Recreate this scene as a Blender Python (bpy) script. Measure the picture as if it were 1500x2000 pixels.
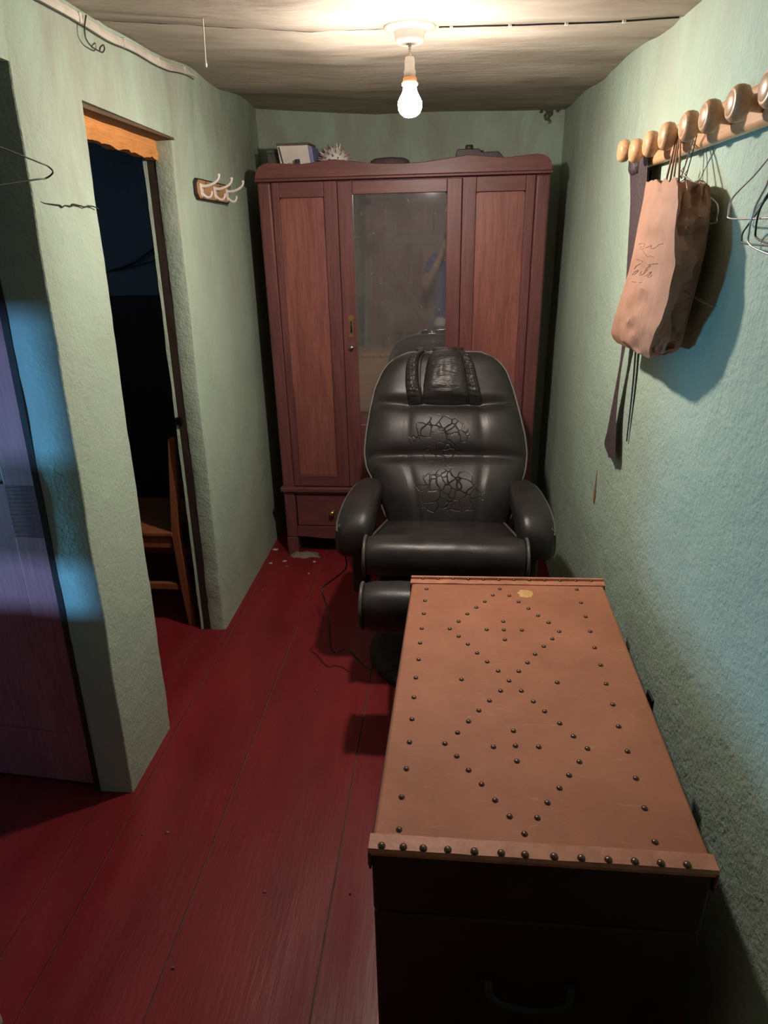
import bpy, bmesh, math, random
from mathutils import Vector, Matrix, noise, Quaternion
random.seed(7)
for o in list(bpy.data.objects): bpy.data.objects.remove(o)
SC = bpy.context.scene
C = SC.collection

# ------------------------------------------------------------------ camera
F = 1270.0; H = 1.55
vy = Vector((875-750, 465-1000, F)).normalized()          # room depth axis seen by the camera
rx = 0.0226
zd = Vector((rx, 1.0, -(vy.x*rx+vy.y)/vy.z)).normalized()  # world down
vx = zd.cross(vy)
R = Matrix((vx, vy, -zd))                                  # world = R @ cam(x right, y down, z forward)
cam_d = bpy.data.cameras.new('camera'); cam = bpy.data.objects.new('camera', cam_d); C.objects.link(cam)
cx, cy, cz = R @ Vector((1,0,0)), R @ Vector((0,-1,0)), R @ Vector((0,0,-1))
M = Matrix((cx, cy, cz)).transposed().to_4x4(); M.translation = (0,0,H)
cam.matrix_world = M
cam_d.sensor_fit = 'HORIZONTAL'; cam_d.sensor_width = 36; cam_d.lens = F/1500*36
cam_d.clip_start = 0.01
SC.camera = cam
CAM = Vector((0,0,H))
def ray(p): return R @ Vector((p[0]-750, p[1]-1000, F))
def onx(p, x): d = ray(p); return CAM + d*(x/d.x)
def ony(p, y): d = ray(p); return CAM + d*(y/d.y)
def onz(p, z): d = ray(p); return CAM + d*((z-H)/d.z)
def onplane(p, q, n): d = ray(p); return CAM + d*((q-CAM).dot(n)/d.dot(n))

# ------------------------------------------------------------------ light and exposure
w = bpy.data.worlds.new('night'); SC.world = w; w.use_nodes = True
w.node_tree.nodes['Background'].inputs[0].default_value = (0.30,0.45,0.75,1)
w.node_tree.nodes['Background'].inputs[1].default_value = 1.5
SC.view_settings.view_transform = 'Standard'; SC.view_settings.look = 'None'
SC.view_settings.gamma = 1; SC.view_settings.exposure = 0.0; SC.view_settings.use_curve_mapping = False
BULB_STRENGTH = 1190; BULB_COLOR = (1.0,0.86,0.755,1)
def blue_strip(name, loc, rot, sx, sy, e, col=(0.14,0.60,1.0)):                 # added blue strip lamps behind made-up slits, shaped to give the blue bands
    ld = bpy.data.lights.new(name,'AREA'); ld.shape='RECTANGLE'; ld.size=sx; ld.size_y=sy; ld.energy=e; ld.color=col
    o = bpy.data.objects.new(name, ld); C.objects.link(o); o.location=loc; o.rotation_euler=tuple(math.radians(a) for a in rot)
blue_strip('added_strip_west', (-3.0,1.14,0.540), (90,0,-90), 0.42, 0.014, 33)
blue_strip('added_strip_south', (-1.22,-1.0,0.850), (90,0,0), 0.30, 0.014, 46, (0.16,0.46,1.0))

# ------------------------------------------------------------------ materials
MAT = {}
def mat(name, build, **kw):
    m = bpy.data.materials.new(name); m.use_nodes = True
    nt = m.node_tree; b = nt.nodes['Principled BSDF']; build(nt, b, **kw); MAT[name] = m; return m
def N(nt, t, **kw):
    n = nt.nodes.new(t)
    for k, v in kw.items():
        if k in n.inputs: n.inputs[k].default_value = v
        else: setattr(n, k, v)
    return n
def coords(nt, scale=(1,1,1), loc=(0,0,0), rot=(0,0,0)):
    tc = N(nt,'ShaderNodeTexCoord'); mp = N(nt,'ShaderNodeMapping')
    mp.inputs['Scale'].default_value = scale; mp.inputs['Location'].default_value = loc; mp.inputs['Rotation'].default_value = rot
    nt.links.new(tc.outputs['Object'], mp.inputs[0]); return mp.outputs[0]
def noise_t(nt, co, scale, detail=4, rough=0.55, dist=0.0):
    n = N(nt,'ShaderNodeTexNoise'); n.inputs['Scale'].default_value = scale; n.inputs['Detail'].default_value = detail
    n.inputs['Roughness'].default_value = rough; n.inputs['Distortion'].default_value = dist
    nt.links.new(co, n.inputs['Vector']); return n.outputs['Fac']
def ramp(nt, fac, stops, interp='LINEAR'):
    r = N(nt,'ShaderNodeValToRGB'); r.color_ramp.interpolation = interp
    e = r.color_ramp.elements
    while len(e) > 1: e.remove(e[-1])
    e[0].position = stops[0][0]; e[0].color = tuple(stops[0][1])+(1,) if len(stops[0][1])==3 else stops[0][1]
    for p, c in stops[1:]:
        k = e.new(p); k.color = tuple(c)+(1,)
    nt.links.new(fac, r.inputs[0]); return r.outputs[0]
def mix(nt, fac, a, b, typ='MIX'):
    m = N(nt,'ShaderNodeMix'); m.data_type='RGBA'; m.blend_type=typ
    for s, v in ((0,fac),(6,a),(7,b)):
        if hasattr(v,'links'): nt.links.new(v, m.inputs[s])
        else: m.inputs[s].default_value = v if s==0 else tuple(v)+(1,)
    return m.outputs[2]
def mth(nt, op, a, b=0.0, c=None, clamp=False):
    m = N(nt,'ShaderNodeMath'); m.operation = op; m.use_clamp = clamp
    for s, v in ((0,a),(1,b),(2,c)):
        if v is None: continue
        if hasattr(v,'links'): nt.links.new(v, m.inputs[s])
        else: m.inputs[s].default_value = v
    return m.outputs[0]
def bump(nt, b, h, strength=0.5, dist=0.01):
    n = N(nt,'ShaderNodeBump'); n.inputs['Strength'].default_value = strength; n.inputs['Distance'].default_value = dist
    nt.links.new(h, n.inputs['Height']); nt.links.new(n.outputs[0], b.inputs['Normal'])
def setp(b, col=None, rough=0.5, metal=0.0, spec=0.5):
    if col is not None: b.inputs['Base Color'].default_value = tuple(col)+(1,)
    b.inputs['Roughness'].default_value = rough; b.inputs['Metallic'].default_value = metal
    b.inputs['Specular IOR Level'].default_value = spec
def plain(name, col, rough=0.5, metal=0.0, var=0.25, scale=14, spec=0.5, bm=0.15, bscale=60, bd=0.002):
    def f(nt, b):
        setp(b, col, rough, metal, spec)
        co = coords(nt); n = noise_t(nt, co, scale)
        c = ramp(nt, n, [(0.3, [x*(1-var) for x in col]), (0.7, [min(1,x*(1+var)) for x in col])])
        nt.links.new(c, b.inputs['Base Color'])
        if bm: bump(nt, b, noise_t(nt, co, bscale), bm, bd)
    return mat(name, f)
def plaster(name, base, dark, soot, amt=0.75, bs=1.0):
    def f(nt, b):
        setp(b, base, 0.72, 0, 0.25)
        co = coords(nt)
        c = mix(nt, ramp(nt, noise_t(nt, co, 2.2, 5, 0.6), [(0.36,(0,0,0)),(0.68,(1,1,1))]), base, dark)
        co2 = coords(nt, (1.6,1.6,0.7))
        sep = N(nt,'ShaderNodeSeparateXYZ'); nt.links.new(coords(nt), sep.inputs[0])
        zz = N(nt,'ShaderNodeMapRange'); zz.inputs[1].default_value=1.15; zz.inputs[2].default_value=2.0
        nt.links.new(sep.outputs[2], zz.inputs[0])
        st = mth(nt,'MULTIPLY', ramp(nt, noise_t(nt, co2, 3.0, 6, 0.65, 0.6), [(0.40,(0,0,0)),(0.66,(1,1,1))]), zz.outputs[0])
        c = mix(nt, mth(nt,'MULTIPLY', st, amt), c, soot)
        sp = ramp(nt, noise_t(nt, co, 46, 3, 0.6), [(0.70,(0,0,0)),(0.76,(1,1,1))])
        c = mix(nt, mth(nt,'MULTIPLY', sp, 0.22), c, [x*0.45 for x in base])
        nt.links.new(c, b.inputs['Base Color'])
        h = mth(nt,'ADD', noise_t(nt, co, 95, 4, 0.6), mth(nt,'MULTIPLY', noise_t(nt, co, 16, 3), 1.6))
        bump(nt, b, h, 0.5*bs, 0.006)
    return mat(name, f)
plaster('green_plaster', (0.46,0.58,0.47), (0.39,0.50,0.40), (0.33,0.31,0.25))
plaster('green_plaster_rough', (0.45,0.58,0.47), (0.38,0.50,0.41), (0.36,0.36,0.30), 0.5, 1.5)
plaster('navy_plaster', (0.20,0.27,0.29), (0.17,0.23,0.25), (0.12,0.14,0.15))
def f_ceiling(nt, b):
    setp(b, (0.6,0.55,0.45), 0.8, 0, 0.2)
    co = coords(nt, (1.0,3.4,1.0))
    c = ramp(nt, noise_t(nt, co, 2.6, 6, 0.62, 0.5), [(0.28,(0.30,0.25,0.205)),(0.48,(0.42,0.37,0.305)),(0.68,(0.54,0.50,0.42))])
    s = ramp(nt, noise_t(nt, coords(nt,(3,9,1),(5,2,0)), 3.0, 5, 0.6, 1.2), [(0.66,(0,0,0)),(0.74,(1,1,1))])
    c = mix(nt, mth(nt,'MULTIPLY', s, 0.35), c, (0.42,0.25,0.15))
    nt.links.new(c, b.inputs['Base Color'])
    bump(nt, b, noise_t(nt, coords(nt,(1,3,1)), 9, 6, 0.6, 0.6), 0.4, 0.012)
mat('ceiling_paint', f_ceiling)
def f_floor(nt, b):
    setp(b, (0.22,0.02,0.024), 0.45, 0, 0.45)
    co = coords(nt, (1,0.35,1)); n = noise_t(nt, co, 5, 6, 0.6, 0.4)
    c = ramp(nt, n, [(0.30,(0.165,0.011,0.015)),(0.55,(0.24,0.016,0.021)),(0.78,(0.30,0.025,0.031))])
    sp = ramp(nt, noise_t(nt, coords(nt), 34, 3, 0.6), [(0.71,(0,0,0)),(0.76,(1,1,1))])
    c = mix(nt, mth(nt,'MULTIPLY', sp, 0.35), c, (0.16,0.11,0.08))
    nt.links.new(c, b.inputs['Base Color'])
    r = ramp(nt, noise_t(nt, coords(nt,(3.2,0.5,1)), 3.2, 4), [(0.35,(0.36,)*3),(0.7,(0.62,)*3)])
    nt.links.new(r, b.inputs['Roughness'])
    bump(nt, b, noise_t(nt, coords(nt,(6,0.6,1)), 12, 5), 0.25, 0.004)
mat('red_floor_paint', f_floor)
plain('joint_dirt', (0.125,0.085,0.06), 0.9)
def wood(name, a, bcol, scale=1.0, axis='Z', rough=0.42, dist=4.0, spec=0.45):
    def f(nt, b):
        setp(b, a, rough, 0, spec)
        s = {'Z':(9,9,0.7),'X':(0.7,9,9),'Y':(9,0.7,9)}[axis]
        co = coords(nt, tuple(v*scale for v in s))
        n = noise_t(nt, co, 3.0, 8, 0.65, 0.8)
        n2 = noise_t(nt, coords(nt, tuple(v*scale*5 for v in s)), 3.0, 4, 0.6)
        c = ramp(nt, n, [(0.30,bcol),(0.62,a)])
        c = mix(nt, mth(nt,'MULTIPLY', ramp(nt,n2,[(0.45,(0,0,0)),(0.7,(1,1,1))]), 0.35), c, [v*0.5 for v in bcol])
        nt.links.new(c, b.inputs['Base Color'])
        bump(nt, b, n2, 0.12, 0.002)
    return mat(name, f)
wood('mahogany', (0.21,0.072,0.072), (0.115,0.039,0.042), 1.0, 'Z', 0.45)
wood('mahogany_rail', (0.21,0.072,0.070), (0.115,0.039,0.041), 1.0, 'X', 0.42)
wood('mahogany_panel', (0.35,0.122,0.098), (0.20,0.066,0.058), 1.3, 'Z', 0.42)
wood('beech', (0.72,0.42,0.23), (0.58,0.32,0.17), 1.2, 'Y', 0.36)
wood('chair_wood', (0.36,0.13,0.055), (0.24,0.08,0.035), 1.2, 'Z', 0.5)
wood('brown_door', (0.56,0.17,0.17), (0.40,0.11,0.12), 0.8, 'Z', 0.5)
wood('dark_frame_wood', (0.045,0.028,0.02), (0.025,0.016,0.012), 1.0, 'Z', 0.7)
wood('batten_wood', (0.16,0.10,0.055), (0.10,0.06,0.035), 1.0, 'Y', 0.8)
wood('orange_lintel', (0.78,0.34,0.10), (0.62,0.25,0.07), 1.6, 'Y', 0.7)
wood('plank_door_wood', (0.44,0.27,0.24), (0.31,0.18,0.16), 0.8, 'Z', 0.4)
wood('pale_chest_wood', (0.55,0.34,0.20), (0.42,0.25,0.14), 0.8, 'X', 0.5)
def f_mirror(nt, b):
    setp(b, (0.80,0.81,0.84), 0.03, 1.0)
    co = coords(nt)
    d = ramp(nt, noise_t(nt, coords(nt,(1,1,0.5)), 9, 7, 0.7, 0.5), [(0.42,(0,0,0)),(0.75,(1,1,1))])
    sp = ramp(nt, noise_t(nt, co, 70, 2, 0.5), [(0.69,(0,0,0)),(0.73,(1,1,1))])
    cn = noise_t(nt, coords(nt,(1.0,1.0,1.0),(4.1,0,2.2)), 4.5, 3, 0.5, 0.8)
    sv = ramp(nt, mth(nt,'ABSOLUTE', mth(nt,'SUBTRACT', cn, 0.5)), [(0.0,(1,1,1)),(0.012,(0,0,0))])
    sv = mth(nt,'MULTIPLY', sv, ramp(nt, noise_t(nt, co, 11, 2), [(0.5,(0,0,0)),(0.6,(1,1,1))]))
    sep = N(nt,'ShaderNodeSeparateXYZ'); nt.links.new(co, sep.inputs[0])
    zm = N(nt,'ShaderNodeMapRange'); zm.inputs[1].default_value=1.45; zm.inputs[2].default_value=1.70; nt.links.new(sep.outputs[2], zm.inputs[0])
    sv = mth(nt,'MULTIPLY', sv, zm.outputs[0])
    dirt = mth(nt,'ADD', mth(nt,'MULTIPLY', d, 0.12), mth(nt,'ADD', mth(nt,'MULTIPLY', sp, 0.18), mth(nt,'MULTIPLY', sv, 0.45)), clamp=True)
    dirt = mth(nt,'ADD', dirt, 0.13, clamp=True)
    df = N(nt,'ShaderNodeBsdfPrincipled'); setp(df, (0.50,0.47,0.48), 0.6)
    mx = N(nt,'ShaderNodeMixShader'); nt.links.new(dirt, mx.inputs[0]); nt.links.new(b.outputs[0], mx.inputs[1]); nt.links.new(df.outputs[0], mx.inputs[2])
    nt.links.new(mx.outputs[0], nt.nodes['Material Output'].inputs[0])
mat('old_mirror', f_mirror)
def f_leather(nt, b, wrinkle=False, mask=None, gather=False):
    setp(b, (0.022,0.020,0.021), 0.34, 0, 0.5)
    co = coords(nt)
    n = noise_t(nt, co, 9, 5)
    nt.links.new(ramp(nt, n, [(0.3,(0.018,0.016,0.017)),(0.75,(0.042,0.036,0.036))]), b.inputs['Base Color'])
    nt.links.new(ramp(nt, noise_t(nt, co, 6, 5), [(0.3,(0.33,)*3),(0.75,(0.50,)*3)]), b.inputs['Roughness'])
    h = mth(nt,'MULTIPLY', noise_t(nt, co, 220, 2), 0.05)
    if wrinkle:
        wn = N(nt,'ShaderNodeTexNoise'); wn.inputs['Scale'].default_value = 14; nt.links.new(co, wn.inputs['Vector'])
        vm = N(nt,'ShaderNodeVectorMath'); vm.operation='MULTIPLY_ADD'
        nt.links.new(wn.outputs['Color'], vm.inputs[0]); vm.inputs[1].default_value = (0.06,0.06,0.06); nt.links.new(co, vm.inputs[2])
        vo = N(nt,'ShaderNodeTexVoronoi'); vo.feature='DISTANCE_TO_EDGE'; vo.inputs['Scale'].default_value = 27
        nt.links.new(vm.outputs[0], vo.inputs['Vector'])
        e = ramp(nt, vo.outputs['Distance'], [(0.0,(0,0,0)),(0.07,(1,1,1))])
        # mask: patches that spread over the middle of the cushion
        tc = coords(nt); sep = N(nt,'ShaderNodeSeparateXYZ'); nt.links.new(tc, sep.inputs[0])
        m = 0.0
        tot = None
        for (px_, pz, sx, sz) in mask:
            dx = mth(nt,'DIVIDE', mth(nt,'SUBTRACT', sep.outputs[0], px_), sx)
            dz = mth(nt,'DIVIDE', mth(nt,'SUBTRACT', sep.outputs[2], pz), sz)
            r2 = mth(nt,'ADD', mth(nt,'MULTIPLY',dx,dx), mth(nt,'MULTIPLY',dz,dz))
            g = mth(nt,'SUBTRACT', 1.25, r2, clamp=True)
            tot = g if tot is None else mth(nt,'MAXIMUM', tot, g)
        tot = mth(nt,'MULTIPLY', tot, ramp(nt, noise_t(nt, co, 12, 2), [(0.35,(0,0,0)),(0.55,(1,1,1))]))
        inv = mth(nt,'SUBTRACT', 1.0, e)
        h = mth(nt,'SUBTRACT', h, mth(nt,'MULTIPLY', mth(nt,'MULTIPLY', inv, tot), 0.5))
    if gather:
        wv = N(nt,'ShaderNodeTexNoise'); wv.inputs['Scale'].default_value = 9; wv.inputs['Detail'].default_value=3
        nt.links.new(coords(nt,(1.2,7,7)), wv.inputs['Vector'])
        h = mth(nt,'ADD', h, wv.outputs['Fac'])
    bump(nt, b, h, 1.0, 0.007)
mat('black_leather', f_leather)
mat('creased_leather', f_leather, wrinkle=True, mask=[(-0.02,0.80,0.12,0.085),(0.015,0.615,0.135,0.085)])
mat('cracked_leather', f_leather, wrinkle=True, mask=[(0.12,0.10,0.18,0.12)])
mat('gathered_leather', f_leather, gather=True)
plain('piping_grey', (0.10,0.095,0.09), 0.4)
plain('dark_metal', (0.02,0.02,0.022), 0.4, 0.6)
def f_trunk(nt, b):
    setp(b, (0.36,0.17,0.10), 0.62, 0, 0.35)
    co = coords(nt)
    c = ramp(nt, noise_t(nt, co, 5, 6, 0.65, 0.3), [(0.28,(0.34,0.13,0.070)),(0.55,(0.44,0.175,0.10)),(0.8,(0.52,0.22,0.13))])
    sc = ramp(nt, noise_t(nt, coords(nt,(2,14,1)), 6, 4, 0.6, 1.5), [(0.63,(0,0,0)),(0.72,(1,1,1))])
    c = mix(nt, mth(nt,'MULTIPLY', sc, 0.40), c, (0.58,0.37,0.25))
    nt.links.new(c, b.inputs['Base Color'])
    bump(nt, b, mth(nt,'ADD', noise_t(nt, co, 420, 2), mth(nt,'MULTIPLY', noise_t(nt, co, 25, 3), 0.5)), 0.35, 0.002)
mat('tan_fibre', f_trunk)
plain('tan_binding', (0.50,0.22,0.135), 0.5, 0, 0.2, 30, 0.4, 0.3, 90, 0.003)
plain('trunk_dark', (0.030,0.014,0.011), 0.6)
plain('nail_bronze', (0.16,0.10,0.075), 0.33, 0.75, 0.3, 90)
plain('yellow_stain', (0.62,0.38,0.14), 0.6)
def f_bag(nt, b):
    setp(b, (0.62,0.37,0.25), 0.7, 0, 0.3)
    co = coords(nt)
    nt.links.new(ramp(nt, noise_t(nt, co, 12, 5), [(0.3,(0.345,0.190,0.130)),(0.7,(0.42,0.240,0.170))]), b.inputs['Base Color'])
    h = mth(nt,'ADD', noise_t(nt, coords(nt,(1,1.4,0.8)), 22, 5, 0.6, 0.8), mth(nt,'MULTIPLY', noise_t(nt, co, 160, 2), 0.12))
    bump(nt, b, h, 0.45, 0.006)
mat('kraft_paper', f_bag)
plain('bag_print', (0.275,0.147,0.103), 0.7)
plain('bag_twine', (0.30,0.16,0.09), 0.7)
plain('steel_wire', (0.62,0.58,0.56), 0.32, 0.85, 0.15)
plain('dull_wire', (0.10,0.11,0.09), 0.45, 0.6, 0.2)
plain('white_plastic', (0.78,0.74,0.68), 0.4, 0, 0.06)
plain('cream_conduit', (0.58,0.54,0.46), 0.6, 0, 0.25, 9)
plain('hook_white', (0.80,0.72,0.70), 0.32, 0, 0.08)
plain('plaque_edge', (0.02,0.012,0.01), 0.5)
wood('plaque_face', (0.55,0.32,0.14), (0.42,0.23,0.09), 2, 'Y', 0.5)
plain('brass', (0.78,0.52,0.20), 0.28, 1.0, 0.2)
plain('nickel', (0.62,0.56,0.50), 0.32, 1.0, 0.2)
plain('orange_collar', (0.85,0.38,0.16), 0.5)
plain('tie_leather', (0.075,0.055,0.06), 0.45, 0, 0.35, 120, 0.5, 0.7, 160, 0.003)
plain('strip_black', (0.012,0.011,0.012), 0.5)
plain('crack_black', (0.03,0.032,0.022), 0.9)
plain('cord_black', (0.015,0.015,0.016), 0.45)
plain('dust_web', (0.16,0.13,0.11), 0.95)
plain('web_grey', (0.55,0.55,0.52), 0.9)
plain('plaster_chip', (0.62,0.46,0.38), 0.9)
plain('cement_grey', (0.22,0.17,0.13), 0.95)
plain('box_white', (0.82,0.76,0.70), 0.6, 0, 0.08)
plain('box_blue', (0.20,0.20,0.42), 0.5)
plain('box_brown', (0.14,0.09,0.08), 0.6)
plain('box_olive', (0.10,0.105,0.085), 0.7)
plain('shell_white', (0.85,0.78,0.74), 0.6)
plain('shell_spine', (0.40,0.27,0.26), 0.6)
plain('dark_felt', (0.10,0.075,0.08), 0.8)
plain('dark_iron', (0.06,0.045,0.05), 0.5)
plain('skin', (0.50,0.28,0.20), 0.5, 0, 0.08)
plain('hair', (0.03,0.02,0.015), 0.5)
plain('blue_cotton', (0.05,0.08,0.26), 0.8)
plain('pale_cotton', (0.62,0.60,0.58), 0.8)
plain('shoe_dark', (0.03,0.03,0.03), 0.6)
plain('rust_stain', (0.36,0.19,0.10), 0.8)
def f_bulb(nt, b, k=1.0):                       # LED globe: weak at the neck, brightest from the equator down
    em = N(nt,'ShaderNodeEmission'); em.inputs[0].default_value = BULB_COLOR; em.inputs[1].default_value = BULB_STRENGTH*k
    nt.links.new(em.outputs[0], nt.nodes['Material Output'].inputs[0])
mat('lit_bulb_neck', f_bulb, k=0.012); mat('lit_bulb_shoulder', f_bulb, k=0.10); mat('lit_bulb', f_bulb)

# ------------------------------------------------------------------ mesh helpers
class MB:
    def __init__(s): s.v = []; s.f = []
    def add(s, vs, fs):
        o = len(s.v); s.v += [Vector(v) for v in vs]; s.f += [[i+o for i in f] for f in fs]; return s
    def box(s, x0, x1, y0, y1, z0, z1):
        return s.add([(x0,y0,z0),(x1,y0,z0),(x1,y1,z0),(x0,y1,z0),(x0,y0,z1),(x1,y0,z1),(x1,y1,z1),(x0,y1,z1)],
                     [[0,3,2,1],[4,5,6,7],[0,1,5,4],[1,2,6,5],[2,3,7,6],[3,0,4,7]])
    def hexa(s, p): return s.add(p, [[0,3,2,1],[4,5,6,7],[0,1,5,4],[1,2,6,5],[2,3,7,6],[3,0,4,7]])
    def loft(s, rings, cap=True, close=False):
        n = len(rings[0]); vs = [p for r in rings for p in r]; fs = []
        m = len(rings)
        for i in range(m if close else m-1):
            a, b_ = i*n, ((i+1)%m)*n
            for j in range(n): k = (j+1)%n; fs.append([a+j, a+k, b_+k, b_+j])
        if cap and not close: fs.append(list(range(n))[::-1]); fs.append([(m-1)*n+j for j in range(n)])
        return s.add(vs, fs)
    def tube(s, pts, r, n=8, close=False, smooth=0):
        pts = [Vector(p) for p in pts]
        if smooth: pts = spline(pts, smooth, close)
        rr = r if isinstance(r,(list,tuple)) else [r]*len(pts)
        if len(rr) != len(pts):
            rr = [rr[min(len(rr)-1,int(i/(len(pts)-1)*(len(rr)-1)))]*(1-(i/(len(pts)-1)*(len(rr)-1))%1) + rr[min(len(rr)-1,int(i/(len(pts)-1)*(len(rr)-1))+1)]*((i/(len(pts)-1)*(len(rr)-1))%1) for i in range(len(pts))]
        rings = []; up = None
        for i, p in enumerate(pts):
            if close: t = pts[(i+1)%len(pts)]-pts[i-1]
            else: t = pts[min(i+1,len(pts)-1)]-pts[max(i-1,0)]
            t.normalize()
            if up is None: up = t.orthogonal().normalized()
            else:
                up = up - t*up.dot(t)
                up = up.normalized() if up.length > 1e-6 else t.orthogonal().normalized()
            q = t.cross(up)
            rings.append([p + (up*math.cos(a)+q*math.sin(a))*rr[i] for a in [2*math.pi*k/n for k in range(n)]])
        return s.loft(rings, True, close)
    def lathe(s, prof, org=(0,0,0), axis=(0,0,1), n=24):
        ax = Vector(axis).normalized(); u = ax.orthogonal().normalized(); v = ax.cross(u); org = Vector(org)
        return s.loft([[org + ax*h + (u*math.cos(2*math.pi*k/n)+v*math.sin(2*math.pi*k/n))*max(r,1e-4) for k in range(n)] for r, h in prof])
    def prism(s, pts, d):
        d = Vector(d); a = [Vector(p) for p in pts]; return s.loft([a, [p+d for p in a]])
    def grid(s, fn, nu, nv):
        vs = [fn(i/nu, j/nv) for j in range(nv+1) for i in range(nu+1)]
        return s.add(vs, [[j*(nu+1)+i, j*(nu+1)+i+1, (j+1)*(nu+1)+i+1, (j+1)*(nu+1)+i] for j in range(nv) for i in range(nu)])
    def build(s, name, m, parent=None, smooth=False, bevel=0, seg=2, sub=0, kind=None):
        off = Vector(wloc(parent)) if parent else Vector((0,0,0))
        me = bpy.data.meshes.new(name); me.from_pydata([v-off for v in s.v], [], s.f)
        bm = bmesh.new(); bm.from_mesh(me); bmesh.ops.recalc_face_normals(bm, faces=bm.faces); bm.to_mesh(me); bm.free()
        me.materials.append(MAT[m]); 
        if smooth: me.shade_smooth()
        o = bpy.data.objects.new(name, me); C.objects.link(o)
        if parent: o.parent = parent
        if bevel:
            b = o.modifiers.new('bevel','BEVEL'); b.width = bevel; b.segments = seg; b.limit_method='ANGLE'
            if not smooth:
                me.shade_smooth(); 
                try: o.modifiers.new('wn','WEIGHTED_NORMAL').keep_sharp = True
                except Exception: pass
        if sub: 
            k = o.modifiers.new('sub','SUBSURF'); k.levels = sub; k.render_levels = sub
        if kind: o['kind'] = kind
        return o
def wloc(o):
    p = Vector((0,0,0))
    while o: p = p + o.location; o = o.parent
    return p
def spline(pts, k, close=False):
    out = []; n = len(pts)
    for i in range(n if close else n-1):
        if close: p0,p1,p2,p3 = pts[i-1],pts[i],pts[(i+1)%n],pts[(i+2)%n]
        else: p0,p1,p2,p3 = pts[max(i-1,0)],pts[i],pts[i+1],pts[min(i+2,n-1)]
        for j in range(k):
            t = j/k
            out.append(0.5*((2*p1)+(p2-p0)*t+(2*p0-5*p1+4*p2-p3)*t*t+(3*p1-p0-3*p2+p3)*t**3))
    if not close: out.append(pts[-1].copy())
    return out
def tag(o, label, cat, group=None):
    o['label'] = label; o['category'] = cat
    if group: o['group'] = group
    return o
def thing(name, label, cat, loc=(0,0,0), group=None):
    o = bpy.data.objects.new(name, None); C.objects.link(o); o.location = loc; o.empty_display_size = 0.1
    return tag(o, label, cat, group)
def box(name, m, parent, x0, x1, y0, y1, z0, z1, bevel=0.003, **kw):
    return MB().box(x0,x1,y0,y1,z0,z1).build(name, m, parent, bevel=bevel, **kw)
def lerp(a, b, t): return a+(b-a)*t
def interp(tab, x):
    if x <= tab[0][0]: return tab[0][1]
    for (a, va), (b, vb) in zip(tab, tab[1:]):
        if x <= b: return lerp(va, vb, (x-a)/(b-a))
    return tab[-1][1]
def nz(p, s=1.0): return noise.noise(Vector(p)*s)
def struct(o): o['kind'] = 'structure'; return o

# ------------------------------------------------------------------ the room
XR = 0.53; YB = 3.55; YN = -1.25; WT = 0.11
LEAN = [(-2,0.08),(1.5,0.08),(2.3,0.046),(3.55,0.006)]
def xl(y, z): return -0.935 + interp(LEAN, y)*z/1.87
def wall_block(mb, y0, y1, z0, z1, rad=0.012, seed=0.0, vertical=True, depth=WT):
    """A block of the left wall with soft, hand-plastered edges."""
    def section(ya, yb, z):
        ps = []
        r = rad
        for (sy, sd) in ((0,0),(1,0),(1,1),(0,1)):
            for k in range(4):
                a = math.pi*(0.5*k/3)
                cyy = (ya+r) if sy==0 else (yb-r); cdd = r if sd==0 else depth-r
                base = {(0,0):math.pi,(1,0):1.5*math.pi,(1,1):0,(0,1):0.5*math.pi}[(sy,sd)]
                ps.append((cyy+r*math.cos(base+a), cdd+r*math.sin(base+a)))
        return ps
    nl = max(2,int((z1-z0)/0.035))
    rings = []
    for i in range(nl+1):
        z = lerp(z0, z1, i/nl); ring = []
        for (y, d) in section(y0, y1, z):
            j = 0.0045*nz((y*2+seed, d*9, z*5.5)) + 0.003*nz((y*3, d*9+seed, z*22))
            y2 = y + j*(1 if y > (y0+y1)/2 else -1)
            ring.append(Vector((xl(y2, z) - d + 0.003*nz((y*4,seed,z*4)), y2, z)))
        rings.append(ring)
    mb.loft(rings)
O1 = (0.80, 1.43, 1.885); O2 = (1.72, 2.335, 1.868)
wl = MB()
wall_block(wl, YN-0.1, O1[0], 0, 2.3, seed=1)
wall_block(wl, O1[1], O2[0], 0, 2.3, rad=0.006, seed=2)
wall_block(wl, O2[1], YB+0.05, 0, 2.3, rad=0.016, seed=3, depth=0.075)
wall_block(wl, O1[0]-0.02, O1[1]+0.02, O1[2], 2.3, rad=0.008, seed=4)
wall_block(wl, O2[0]-0.02, O2[1]+0.02, O2[2], 2.3, rad=0.008, seed=5)
wall_left = struct(wl.build('wall_left', 'green_plaster', smooth=False))
wall_left.data.shade_smooth(); wall_left.modifiers.new('es','EDGE_SPLIT').split_angle = math.radians(26)
def slab(name, m, x0,x1,y0,y1,z0,z1): return struct(MB().box(x0,x1,y0,y1,z0,z1).build(name, m))
# right wall: a gently uneven plaster sheet with thickness
wr = MB()
def frw(u, v): y = lerp(YN-0.1, YB+0.1, u); z = lerp(-0.02, 2.3, v); return Vector((XR+0.006*nz((3,y*1.5,z*1.5))+0.003*nz((7,y*5,z*5)), y, z))
wr.grid(frw, 60, 30); wr.box(XR+0.03, XR+0.13, YN-0.1, YB+0.1, -0.02, 2.3)
wall_right = struct(wr.build('wall_right', 'green_plaster_rough')); wall_right.data.shade_smooth()
slab('wall_far', 'green_plaster', -1.04, XR+0.1, YB, YB+0.1, 0, 2.3)
slab('wall_near', 'green_plaster', -1.04, XR+0.1, YN-0.1, YN, 0, 2.3)
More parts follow.
